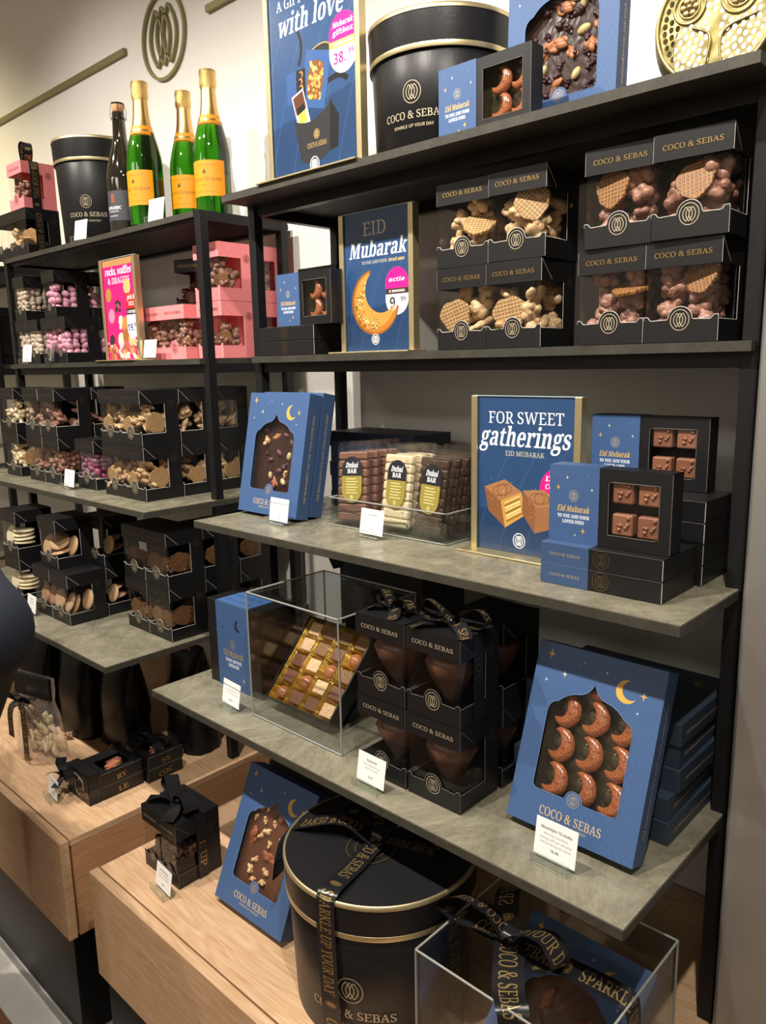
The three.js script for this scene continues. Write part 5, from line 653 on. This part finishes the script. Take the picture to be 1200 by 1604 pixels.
// ---------------------------------------------------------------- left plinth goods
function giftFlat(label, p, w, h, d, win, text) { // small box with a top window, front at +x
  const o = thing('ribboned_chocolate_box', label, 'gift box', p), t = 0.0008, f = shapeOf([[-w / 2, -d / 2], [w / 2, -d / 2], [w / 2, d / 2], [-w / 2, d / 2]]);
  if (win) { const q = new THREE.Path(); [[-w * 0.18, -d * 0.32], [w * 0.36, -d * 0.32], [w * 0.36, d * 0.32], [-w * 0.18, d * 0.32]].forEach(([x, y], i) => (i ? q.lineTo(x, y) : q.moveTo(x, y))); f.holes.push(q); }
  part(o, 'carton', merge(slab(f, t).rotateX(-Math.PI / 2).translate(0, h - t, 0), BX(w, t, d, 0, t / 2, 0), BX(w, h - t, t, 0, h / 2 - t / 2, d / 2 - t / 2), BX(w, h - t, t, 0, h / 2 - t / 2, -d / 2 + t / 2), BX(t, h - t, d, w / 2 - t / 2, h / 2 - t / 2, 0), BX(t, h - t, d, -w / 2 + t / 2, h / 2 - t / 2, 0)), M.carton);
  if (win) part(o, 'window_film', PL(w * 0.56, d * 0.66), M.film, [w * 0.09, h - t - 0.0006, 0], [-Math.PI / 2, 0, 0]);
  part(o, 'cut_edge', tubeOf([[w / 2 + 0.0002, h, -d / 2], [w / 2 + 0.0002, h, d / 2], [w / 2, 0.001, d / 2 + 0.0002]], 0.0004, 20, 4), M.darkcut);
  if (text) decal(o, 'lettering', stencil('t' + text, 256, 96, (g) => txt(g, text, 128, 52, 84, { w: Math.min(240, text.length * 70) })), 'gold', 0.045, 0.0169, [w / 2 + 0.0009, h * 0.45, 0.0], [0, Math.PI / 2, 0.12]);
  return o;
}
{
  const y = SH.P, w = 0.1, cream = choc(0.6, 0.5, 0.38), cop = choc(0.42, 0.16, 0.08), mk = choc(0.2, 0.08, 0.05);
  const A0 = giftFlat('lower flat black box in the near stack on the left plinth', [-1.577, y, -0.752], w, 0.03, 0.1, false, 'LE'), A1 = giftFlat('upper flat black box with window in the near stack on the left plinth', [-1.577, y + 0.0304, -0.75], w, 0.03, 0.1, true, 'RY');
  const B0 = giftFlat('lower flat black box in the far stack on the left plinth', [-1.565, y, -0.852], w, 0.03, 0.09, false, 'COC'), B1 = giftFlat('upper flat black box with window in the far stack on the left plinth', [-1.565, y + 0.0304, -0.855], w, 0.03, 0.09, true, 'SS');
  for (const [b, nm, ms] of [[A1, 'near', [mk, cop, cop]], [B1, 'far', [cream, mk, cop]]]) for (let i = 0; i < 3; i++) { const c = solo('chocolate_slice', RB(0.022, 0.012, 0.03, 0.002, 2), ms[i], `${['left', 'middle', 'right'][i]} chocolate slice in the ${nm} windowed box on the left plinth`, 'chocolate'); inside(b, c, [-0.006 + i * 0.017, 0.018 + (i % 2) * 0.003, (i - 1) * 0.012], [0.1, 0.3 * i, 0.15]); }
  bow(B1, [-0.005, 0.034, -0.004], 0.04, 0.018, 0.4, M.ribbon, 0.4, 0.4);
  // upright windowed box with ribbon at the front
  const o = thing('ribboned_chocolate_box', 'upright black box with front window and diagonal ribbon on the left plinth', 'gift box', [-1.577, y, -0.686], 0.0); const W = 0.1, H = 0.068, D = 0.028, f = shapeOf([[-W / 2, 0], [W / 2, 0], [W / 2, H], [-W / 2, H]]), q = new THREE.Path(); [[-0.012, 0.016], [0.004, 0.009], [0.024, 0.014], [0.024, 0.05], [-0.012, 0.06]].forEach(([a, b], i) => (i ? q.lineTo(a, b) : q.moveTo(a, b))); f.holes.push(q);
  part(o, 'carton', merge(slab(f, 0.0008).translate(0, 0, D / 2 - 0.0008), BX(W, 0.0008, D, 0, 0.0004, 0), BX(W, 0.0008, D, 0, H - 0.0004, 0), BX(W, H, 0.0008, 0, H / 2, -D / 2 + 0.0004), BX(0.0008, H, D, W / 2 - 0.0004, H / 2, 0), BX(0.0008, H, D, -W / 2 + 0.0004, H / 2, 0)), M.carton); part(o, 'window_film', PL(0.04, 0.054), M.film, [0.006, 0.034, D / 2 - 0.0016]); part(o, 'cut_edge', tubeOf([[-0.012, 0.016, D / 2], [0.004, 0.009, D / 2], [0.024, 0.014, D / 2], [0.024, 0.05, D / 2], [-0.012, 0.06, D / 2], [-0.012, 0.016, D / 2]], 0.0004, 50, 4), M.cut);
  part(o, 'diagonal_ribbon', ribbon([[0.006, 0.011, D / 2 + 0.001], [0.03, 0.019, D / 2 + 0.0016], [0.05, 0.026, D / 2 + 0.001]], [-0.4, 1, 0], 0.019, 0.62, 0.34, 12), ribPrint); part(o, 'side_ribbon', BX(0.0006, 0.02, D, W / 2 + 0.0008, 0.026, 0), M.ribbon);
  bow(o, [-0.045, 0.042, D / 2 + 0.006], 0.046, 0.022, -0.2, M.ribbon, 1.6, 0.5); for (let i = 0; i < 4; i++) { const c = solo('chocolate_slice', RB(0.014, 0.03, 0.01, 0.002, 2), [mk, cop, mk, cream][i], `${['lower left', 'lower right', 'upper left', 'upper right'][i]} chocolate piece in the upright windowed box`, 'chocolate'); inside(o, c, [-0.002 + (i % 2) * 0.016, 0.018 + Math.floor(i / 2) * 0.026, 0.001], [0, 0, 0.2]); }
}
// cellophane and black bags
function bag(label, p, w, h, d, m, ry, name = 'cellophane_bag', pinch = 0.14) {
  const o = thing(name, label, 'bag', p, ry), n = 14, k = 24, pos = [], uv = [], idx = [];
  for (let i = 0; i <= n; i++) { const t = i / n, neck = 1 - pinch * Math.exp(-Math.pow((t - 0.7) / 0.1, 2)), dd = d * (1 - Math.pow(t, pinch > 0.1 ? 1.3 : 4) * 0.9), ww = w * neck * (1 - 0.08 * t); for (let j = 0; j <= k; j++) { const a = j / k * TAU, c = Math.cos(a), s = Math.sin(a), q = 0.5 * (1 + noise3(c * 2, t * 3, s * 2 + w * 50) * 0.07); pos.push(Math.sign(c) * Math.pow(Math.abs(c), 0.6) * ww * q, t * h, Math.sign(s) * Math.pow(Math.abs(s), 0.7) * dd * q); uv.push(j / k, t); } }
  for (let i = 0; i < n; i++) for (let j = 0; j < k; j++) { const a = i * (k + 1) + j, b = a + k + 1; idx.push(a, b, a + 1, b, b + 1, a + 1); } const g = new THREE.BufferGeometry(); g.setAttribute('position', new THREE.Float32BufferAttribute(pos, 3)); g.setAttribute('uv', new THREE.Float32BufferAttribute(uv, 2)); g.setIndex(idx); g.computeVertexNormals(); part(o, 'bag_skin', g, m); return o;
}
{
  const cello = std(0xffffff, 0.1, { transmission: 0.94, thickness: 0, ior: 1.45, side: THREE.DoubleSide, bumpMap: rep(slabBump, 4, 3), bumpScale: 0.002 }), blackFoil = std(lin(0.006, 0.006, 0.007), 0.3, { side: THREE.DoubleSide, specularIntensity: 0.5 });
  const o = bag('clear cellophane bag of white shards with black ribbon on the left plinth', [-1.835, SH.P, -0.705], 0.125, 0.185, 0.06, cello, 0.25); o.scale.setScalar(1.15); part(o, 'header_card', RB(0.112, 0.048, 0.007, 0.001).translate(0, 0.162, 0.009), M.carton); bow(o, [-0.01, 0.135, 0.03], 0.035, 0.018, 0, ribPrint, 0); for (const [x, l] of [[-0.03, 0.075], [0.006, 0.12]]) part(o, 'ribbon_tail', ribbon([[-0.008, 0.137, 0.034], [x, 0.12, 0.042], [x * 1.2, 0.13 - l, 0.044]], [1, 0.1, 0.1], 0.02, 0.62, 0.3, 16), ribPrint);
  const r = rng(55); for (let i = 0; i < 20; i++) { const m = [C.white, C.white2, C.white, C.ivory, C.white2, C.milk][i % 6]; const c = solo('chocolate_shard', SHARDS[i % 4], m, 'pale chocolate shard in the cellophane bag', 'chocolate', [0, 0, 0], [0, 0, 0], 'shards in the cellophane bag'); inside(o, c, [(i % 5 - 2) * 0.019, 0.026 + Math.floor(i / 5) * 0.022, 0.006 * (i % 2)], [r() * 0.8, r() * 0.8, 1.2 + r() * 0.7]); c.scale.set(0.02, 0.018, 0.011); }
  const red = std(lin(0.5, 0.06, 0.03), 0.3); [[-2.03, -0.8, 0.142, 0.26, 'leftmost'], [-1.885, -0.84, 0.142, 0.25, 'second from the left'], [-1.74, -0.88, 0.142, 0.25, 'third from the left'], [-1.6, -0.985, 0.14, 0.27, 'rightmost']].forEach(([x, z, w, h, ph], i) => { const b = bag(`glossy black bag with red seal, ${ph} under the lower left shelf`, [x, SH.P, z], w, h, 0.09, blackFoil, 0.2 - i * 0.05, 'black_foil_bag', 0.02); part(b, 'red_seal', RB(0.03, 0.02, 0.002, 0.0008), red, [0.01, h * 0.93, 0.011], [-0.2, 0, 0.15 * (i % 2 ? 1 : -1)]); const c = solo('chocolate_rock', ROCKS[i], C.milk, `brown chocolate piece showing at the foot of the ${ph} black bag`, 'chocolate', [x + 0.02, SH.P + 0.012, z + 0.055]); c.scale.setScalar(0.012); });
}
// ---------------------------------------------------------------- bottles
{
  const foilB = noiseTex(128, (u, v) => { const a = 128 + tn(u, v, 6, 6, 5) * 90; return [cl(a), cl(a), cl(a)]; }), foilM = std(lin(0.86, 0.6, 0.22), 0.28, { metalness: 1, bumpMap: rep(foilB, 2, 2), bumpScale: 0.0014 }), foilS = std(lin(0.7, 0.46, 0.18), 0.32, { metalness: 1 });
  const glassG = std(lin(0.8, 0.95, 0.6), 0.02, { transmission: 1, thickness: 0.05, ior: 1.5, attenuationColor: lin(0.13, 0.42, 0.05), attenuationDistance: 0.045 }), glassD = std(lin(0.012, 0.01, 0.006), 0.06, { clearcoat: 1, clearcoatRoughness: 0.03 });
  const Y = '#e59200', labT = ctex(420, 460, (g, w, h) => { g.fillStyle = Y; g.fillRect(0, 0, w, h); txt(g, 'CHAMPAGNE', w / 2, 62, 34, { w: 230, c: '#7a5410' }); g.fillStyle = '#6b4a10'; g.beginPath(); g.ellipse(w / 2, 150, 20, 26, 0, 0, 7); g.fill(); star4(g, w / 2, 118, 14, '#6b4a10'); txt(g, 'Veuve Clicquot', w / 2, 240, 62, { skew: 0.12, w: 350, c: '#3a2708' }); txt(g, 'BRUT', w / 2, 322, 26, { c: '#5b4010' }); txt(g, 'REIMS FRANCE', w / 2, 404, 24, { c: '#5b4010', w: 250 }); }), neckT = ctex(512, 120, (g, w, h) => { g.fillStyle = Y; g.fillRect(0, 0, w, h); g.fillStyle = '#4a3320'; g.beginPath(); g.arc(110, 60, 44, 0, 7); g.fill(); txt(g, 'Veuve Clicquot', 310, 62, 56, { skew: 0.12, w: 250, c: '#3a2708' }); });
  const glass = [[0.001, 0.004], [0.036, 0.002], [0.04, 0.006], [0.0405, 0.03], [0.0405, 0.135], [0.0392, 0.152], [0.0345, 0.175], [0.0275, 0.2], [0.0205, 0.222], [0.0175, 0.24], [0.0155, 0.28], [0.0155, 0.3], [0.001, 0.302]];
  const bottle = (label, x, z, s, turn) => { const o = thing('champagne_bottle', label, 'bottle', [x, SH.LT, z], turn); o.scale.setScalar(s); part(o, 'glass', lathe(glass, 64), glassG);
    part(o, 'foil_capsule', lathe([[0.0265, 0.205], [0.0212, 0.222], [0.0182, 0.24], [0.0162, 0.268], [0.0162, 0.276]], 48), foilS); part(o, 'cork_foil', lathe([[0.0162, 0.274], [0.0185, 0.279], [0.019, 0.288], [0.0178, 0.298], [0.0192, 0.305], [0.0182, 0.312], [0.001, 0.314]], 48), foilM);
    const a = 1.15; part(o, 'body_label', new THREE.CylinderGeometry(0.0409, 0.0409, 0.075, 40, 1, true, -a, 2 * a).translate(0, 0.082, 0), std(0xffffff, 0.5, { map: labT, side: THREE.DoubleSide })); part(o, 'neck_label', new THREE.CylinderGeometry(0.0232, 0.0285, 0.021, 40, 1, true, -1.5, 3).translate(0, 0.2065, 0), std(0xffffff, 0.5, { map: neckT, side: THREE.DoubleSide })); };
  bottle('green champagne bottle with orange label, left of the three', -1.738, -1.045, 1.03, 0.28); bottle('green champagne bottle with orange label, half hidden in the middle', -1.698, -1.135, 1.0, 0.45); bottle('green champagne bottle with orange label, rightmost by the post', -1.545, -1.1, 1.0, 0.48);
  const o = thing('sparkling_bottle', 'dark bottle with wired cork left of the champagne', 'bottle', [-1.868, SH.LT, -1.06], -0.15); part(o, 'glass', lathe(glass.map(([r, y]) => [r * 0.97, y * 0.96]), 64), glassD); part(o, 'cork', lathe([[0.001, 0.283], [0.013, 0.283], [0.0145, 0.295], [0.0155, 0.305], [0.001, 0.306]], 24), std(lin(0.5, 0.27, 0.14), 0.8)); part(o, 'wire_cap', lathe([[0.012, 0.3062], [0.0158, 0.306], [0.0152, 0.309], [0.001, 0.3105]], 24), M.black); for (let i = 0; i < 4; i++) { const q = i * Math.PI / 2 + 0.4; part(o, 'cage_wire', tubeOf([[Math.cos(q) * 0.0155, 0.306, Math.sin(q) * 0.0155], [Math.cos(q) * 0.019, 0.292, Math.sin(q) * 0.019], [Math.cos(q) * 0.018, 0.272, Math.sin(q) * 0.018]], 0.0007, 16, 5), M.steel); } part(o, 'cage_ring', new THREE.TorusGeometry(0.0178, 0.0009, 6, 32).rotateX(Math.PI / 2).translate(0, 0.273, 0), M.steel);
  part(o, 'body_label', new THREE.CylinderGeometry(0.0397, 0.0397, 0.07, 40, 1, true, -0.6, 2.1).translate(0, 0.066, 0), std(0xffffff, 0.5, { side: THREE.DoubleSide, map: ctex(420, 420, (g, w, h) => { g.fillStyle = '#3b3e46'; g.fillRect(0, 0, w, h); g.fillStyle = '#8d4a2c'; g.fillRect(170, 40, 60, 130); txt(g, 'DYNAMIC', 200, 240, 60, { bold: 1, w: 230 }); txt(g, 'SPARKLING', 200, 290, 26, { w: 160 }); txt(g, 'alcoholvrij', 200, 352, 26, { w: 120 }); }) }));
}
// ---------------------------------------------------------------- far left top boxes
{
  const y = SH.LT, S = WBD.narrow; const b = [-2.43, -2.355].map((x, i) => { const pos = `${i ? 'right' : 'left'} lower box at the far left top`; const o = windowBox('narrow', [x, y, -1.002 - S[1] / 2], 0, i ? 'pale waffles' : 'golden rocks', pos); if (i) { waffleIn(o, pos, [0.02, 0.05, 0.03], [0.3, 0.7, 0.2], 0.022, C.waffleW); waffleIn(o, pos, [0.012, 0.032, 0.034], [1.0, 0.4, 0.2], 0.021, C.waffleW, 1); fill(o, S, 'goldrock', pos, { top: 0.06, seed: 501 }); } else fill(o, S, 'goldrock', pos, { top: 0.08, seed: 500 }); return o; });
  const pos = 'ribboned one at the far left top'; const p = windowBox('pink', [-2.372, y + 0.1268, -1.005 - 0.0478], 0, 'milk chocolate rocks', pos); fill(p, WBD.pink, 'milkrock', pos, { top: 0.08, seed: 510 });
  const r = thing('printed_ribbon', 'black printed ribbon tied round the pink and black boxes at the far left', 'ribbon', [-2.372, y, -1.053]); const X = 0.0495, m = ribPrint; part(r, 'side_band', ribbon([[0, 0.2555, 0.012], [X - 0.004, 0.2555, 0.012], [X + 0.001, 0.25, 0.012], [X + 0.004, 0.19, 0.013], [X + 0.0055, 0.128, 0.014], [X + 0.0085, 0.1, 0.014], [X + 0.008, 0.004, 0.014]], [0, 0, 1], 0.026, 0.46, 0.34, 60), m); part(r, 'loop', ribbon([[0, 0.257, 0.01], [-0.008, 0.275, 0.01], [-0.004, 0.305, 0.012], [0.012, 0.312, 0.012], [0.022, 0.3, 0.012], [0.012, 0.27, 0.01], [0, 0.257, 0.01]], [0.1, 0, 1], 0.03, 0.1, 0.34, 40), m); part(r, 'side_band', ribbon([[0, 0.2555, 0.012], [-X + 0.003, 0.2555, 0.012], [-X - 0.004, 0.245, 0.012], [-X - 0.006, 0.15, 0.012]], [0, 0, 1], 0.026, 0.1, 0.34, 30), m);
  const z = windowBox('narrow', [-2.53, y, -1.002 - S[1] / 2], 0, 'golden rocks', 'cut off at the left picture edge on top'); z.position.x = -2.508;
  for (let i = 0; i < 6; i++) solo('plain_gift_box', RB(0.09, 0.03, 0.09, 0.001), M.carton, `plain black box, ${['lowest', 'second', 'third', 'fourth', 'fifth', 'sixth'][i]} of the pile at the far left edge`, 'gift box', [-2.71 + (i % 2) * 0.004, SH.L2 + 0.0155 + i * 0.0304, -1.06]);
}
// ---------------------------------------------------------------- brass lantern
{
  const R = 0.084, o = thing('pierced_lantern', 'round pierced brass lantern on top of the right unit', 'lantern', [-0.415, SH.RT, -1.075], 0.12), emb = noiseTex(256, (u, v) => { const s = Math.sin(u * TAU * 24) * Math.sin(v * TAU * 16), a = 128 + s * 70 + tn(u, v, 12, 12, 3) * 40; return [cl(a), cl(a), cl(a)]; }), bm = std(lin(0.34, 0.29, 0.12), 0.4, { metalness: 1, bumpMap: emb, bumpScale: 0.002, side: THREE.DoubleSide });
  const prof = []; for (let i = 0; i <= 16; i++) { const a = i / 16 * 1.9 - 0.1; prof.push(new THREE.Vector2(R * (0.84 + 0.16 * Math.sin(Math.min(Math.PI, Math.max(0, a * 1.6)))) - 0.0005, -a * R * 0.55)); }
  part(o, 'body', new THREE.LatheGeometry(prof, 64).rotateX(Math.PI / 2).translate(0, R, 0.028), bm);
  const f = new THREE.Shape(); f.absarc(0, 0, R * 0.8, 0, TAU); const hole = (x, y, r) => { const q = new THREE.Path(); q.absellipse(x, y, r, r * 1.25, 0, TAU); f.holes.push(q); };
  for (let ring = 0; ring < 7; ring++) for (let k = 0; k < 8 + ring * 6; k++) { const a = k / (8 + ring * 6) * TAU + ring * 0.2, q = R * (0.14 + ring * 0.095), x = Math.cos(a) * q, y = Math.sin(a) * q; if (Math.hypot(x - R * 0.33, y - R * 0.25) < R * 0.27 || Math.hypot(x + R * 0.36, y - R * 0.24) < R * 0.25 || (Math.abs(x) < R * 0.09 && y < 0)) continue; hole(x, y, R * 0.036); }
  part(o, 'pierced_face', slab(f, 0.0012, 6), bm, [0, R, 0.03]); part(o, 'face_rim', new THREE.TorusGeometry(R * 0.82, R * 0.035, 10, 64), M.brass, [0, R, 0.031]); for (const [x, y, r] of [[0.33, 0.25, 0.24], [-0.36, 0.24, 0.22]]) { part(o, 'rosette', merge(new THREE.TorusGeometry(R * r, R * 0.02, 8, 40), new THREE.TorusGeometry(R * r * 0.66, R * 0.016, 8, 40), new THREE.SphereGeometry(R * 0.05, 12, 8)), M.brass, [R * x, R + R * y, 0.032]); for (let k = 0; k < 6; k++) part(o, 'petal', new THREE.SphereGeometry(R * 0.05, 10, 8).scale(1, 1, 0.5), M.brass, [R * x + Math.cos(k * 1.047) * R * r * 0.42, R + R * y + Math.sin(k * 1.047) * R * r * 0.42, 0.0325]); }
  part(o, 'scroll', new THREE.TubeGeometry(new THREE.CatmullRomCurve3([V(-R * 0.12, R * 0.3, 0.033), V(-R * 0.06, R * 0.8, 0.033), V(-R * 0.3, R * 0.95, 0.033)]), 24, R * 0.02, 6), M.brass); part(o, 'scroll', new THREE.TubeGeometry(new THREE.CatmullRomCurve3([V(R * 0.12, R * 0.3, 0.033), V(R * 0.14, R * 0.8, 0.033), V(R * 0.6, R * 0.95, 0.033)]), 24, R * 0.02, 6), M.brass);
}
// ---------------------------------------------------------------- person at the left edge
{
  const x0 = -1.626, z0 = -0.37; // standing, facing the shelves, right elbow out with the hand at the pocket
  const bone = []; const cap = (a, b, ra, rb) => bone.push([V(...a), V(...b), ra, rb]);
  cap([0, 0.97, 0], [0, 1.24, 0], 0.135, 0.14); cap([0, 1.24, 0], [0, 1.42, 0], 0.145, 0.11); cap([-0.15, 1.44, 0], [0.15, 1.44, 0], 0.072, 0.072); cap([0, 1.48, 0], [0, 1.58, -0.02], 0.055, 0.055);
  for (const s of [-1, 1]) { cap([s * 0.085, 0.94, 0], [s * 0.095, 0.5, 0], 0.1, 0.068); cap([s * 0.095, 0.5, 0], [s * 0.095, 0.09, 0.01], 0.066, 0.045); cap([s * 0.095, 0.05, 0.02], [s * 0.105, 0.035, -0.13], 0.045, 0.034); }
  cap([0.18, 1.43, 0], [0.467, 1.262, 0], 0.07, 0.072); cap([0.467, 1.262, 0], [0.2, 0.97, -0.03], 0.07, 0.05); cap([-0.18, 1.43, 0], [-0.24, 1.14, 0.02], 0.068, 0.058); cap([-0.24, 1.14, 0.02], [-0.23, 0.9, -0.06], 0.055, 0.042);
  const field = (p) => { let d = 9; for (const [a, b, ra, rb] of bone) { const ab = V().subVectors(b, a), t = Math.max(0, Math.min(1, V().subVectors(p, a).dot(ab) / ab.lengthSq())), q = V().copy(a).addScaledVector(ab, t).distanceTo(p) - (ra + (rb - ra) * t); const k = 0.03, h = Math.max(0, Math.min(1, 0.5 + 0.5 * (d - q) / k)); d = d + (q - d) * h - k * h * (1 - h); } return d; };
  function surf(fn, c, size, n) { const mc = new MarchingCubes(n, M.black, false, false, 400000); mc.isolation = 0; const h = size / 2; for (let k = 0; k < n; k++) for (let j = 0; j < n; j++) for (let i = 0; i < n; i++) mc.field[i + j * n + k * n * n] = -fn(V(c[0] + (i / n * 2 - 1) * h, c[1] + (j / n * 2 - 1) * h, c[2] + (k / n * 2 - 1) * h)); mc.update(); const m = mc.count, P = mc.positionArray.slice(0, m * 3), N = mc.normalArray.slice(0, m * 3); for (let i = 0; i < m * 3; i++) P[i] = P[i] * h + c[i % 3]; const g = new THREE.BufferGeometry(); g.setAttribute('position', new THREE.BufferAttribute(P, 3)); g.setAttribute('normal', new THREE.BufferAttribute(N, 3)); return g; }
  const o = thing('person', 'person in navy jacket and black trousers at the left edge', 'person', [x0, 0, z0], 0.0), body = surf(field, [0, 0.93, 0], 1.95, 96);
  const P = body.attributes.position, col = new Float32Array(P.count * 3); for (let i = 0; i < P.count; i++) { const y = P.getY(i), x = P.getX(i), c = y > 1.52 ? [0.5, 0.3, 0.22] : y > 0.97 && !(x > 0.2 && y < 1.225) ? [0.007, 0.012, 0.024] : y > 0.08 ? [0.005, 0.005, 0.006] : [0.01, 0.01, 0.01]; col.set(c, i * 3); } body.setAttribute('color', new THREE.BufferAttribute(col, 3));
  part(o, 'body', body, std(0xffffff, 0.85, { vertexColors: true })); 
  const head = surf((p) => { const q = V(p.x, p.y, p.z); let d = Math.hypot((q.x + 0.01) / 1.08, q.y / 1.28, q.z / 0.92) - 0.088; const nose = V(q.x + 0.106, q.y + 0.012, q.z).length() - 0.016; const chin = V(q.x + 0.06, q.y + 0.085, q.z).length() - 0.036, neck = Math.hypot(q.x - 0.01, q.z) - 0.05; const sm = (a, b, k) => { const h = Math.max(0, Math.min(1, 0.5 + 0.5 * (b - a) / k)); return b + (a - b) * h - k * h * (1 - h); }; d = sm(d, nose, 0.015); d = sm(d, chin, 0.03); for (const s of [-1, 1]) d = sm(d, Math.hypot((q.x - 0.01) / 0.6, q.y / 1, (q.z - s * 0.083) / 0.4) - 0.026, 0.008); if (q.y < 0) d = sm(d, Math.max(neck, -q.y - 0.14), 0.03); return d; }, [0, 0, 0], 0.36, 60); part(o, 'head', head, std(lin(0.5, 0.3, 0.22), 0.6), [0, 1.68, -0.02], [0, -Math.PI / 2, 0]);
  part(o, 'hair', new THREE.SphereGeometry(0.1, 24, 16, 0, TAU, 0, 1.75).scale(1.08, 1.22, 0.98).rotateZ(-0.5), std(lin(0.02, 0.013, 0.008), 0.7), [0, 1.695, -0.01], [0, -Math.PI / 2, 0]); part(o, 'jacket_hem', new THREE.TorusGeometry(0.066, 0.012, 10, 40).scale(1, 1, 2.2), std(lin(0.005, 0.005, 0.006), 0.95), [0.43, 1.22, -0.005], [Math.PI / 2, 0.59, 0]);
  const hand = (s) => { const gs = [RB(0.03, 0.085, 0.07, 0.013, 3)]; for (let i = 0; i < 4; i++) { const L = [0.06, 0.072, 0.068, 0.052][i]; gs.push(new THREE.CapsuleGeometry(0.0085, L * 0.55, 4, 8).translate(0, -0.05 - L * 0.3, 0.026 - i * 0.0172), new THREE.CapsuleGeometry(0.0078, L * 0.4, 4, 8).rotateZ(-0.5).translate(-0.012, -0.06 - L * 0.75, 0.026 - i * 0.0172)); } gs.push(new THREE.CapsuleGeometry(0.0095, 0.045, 4, 8).rotateX(0.6).translate(-0.012, -0.02, 0.046)); return merge(gs); }; for (const s of [-1, 1]) part(o, 'hand', hand(s), std(lin(0.5, 0.3, 0.22), 0.6), s > 0 ? [0.1, 0.93, -0.03] : [-0.23, 0.84, -0.07], [0, Math.PI / 2, s > 0 ? 0.4 : 0]);
}
renderer.render(scene, camera);
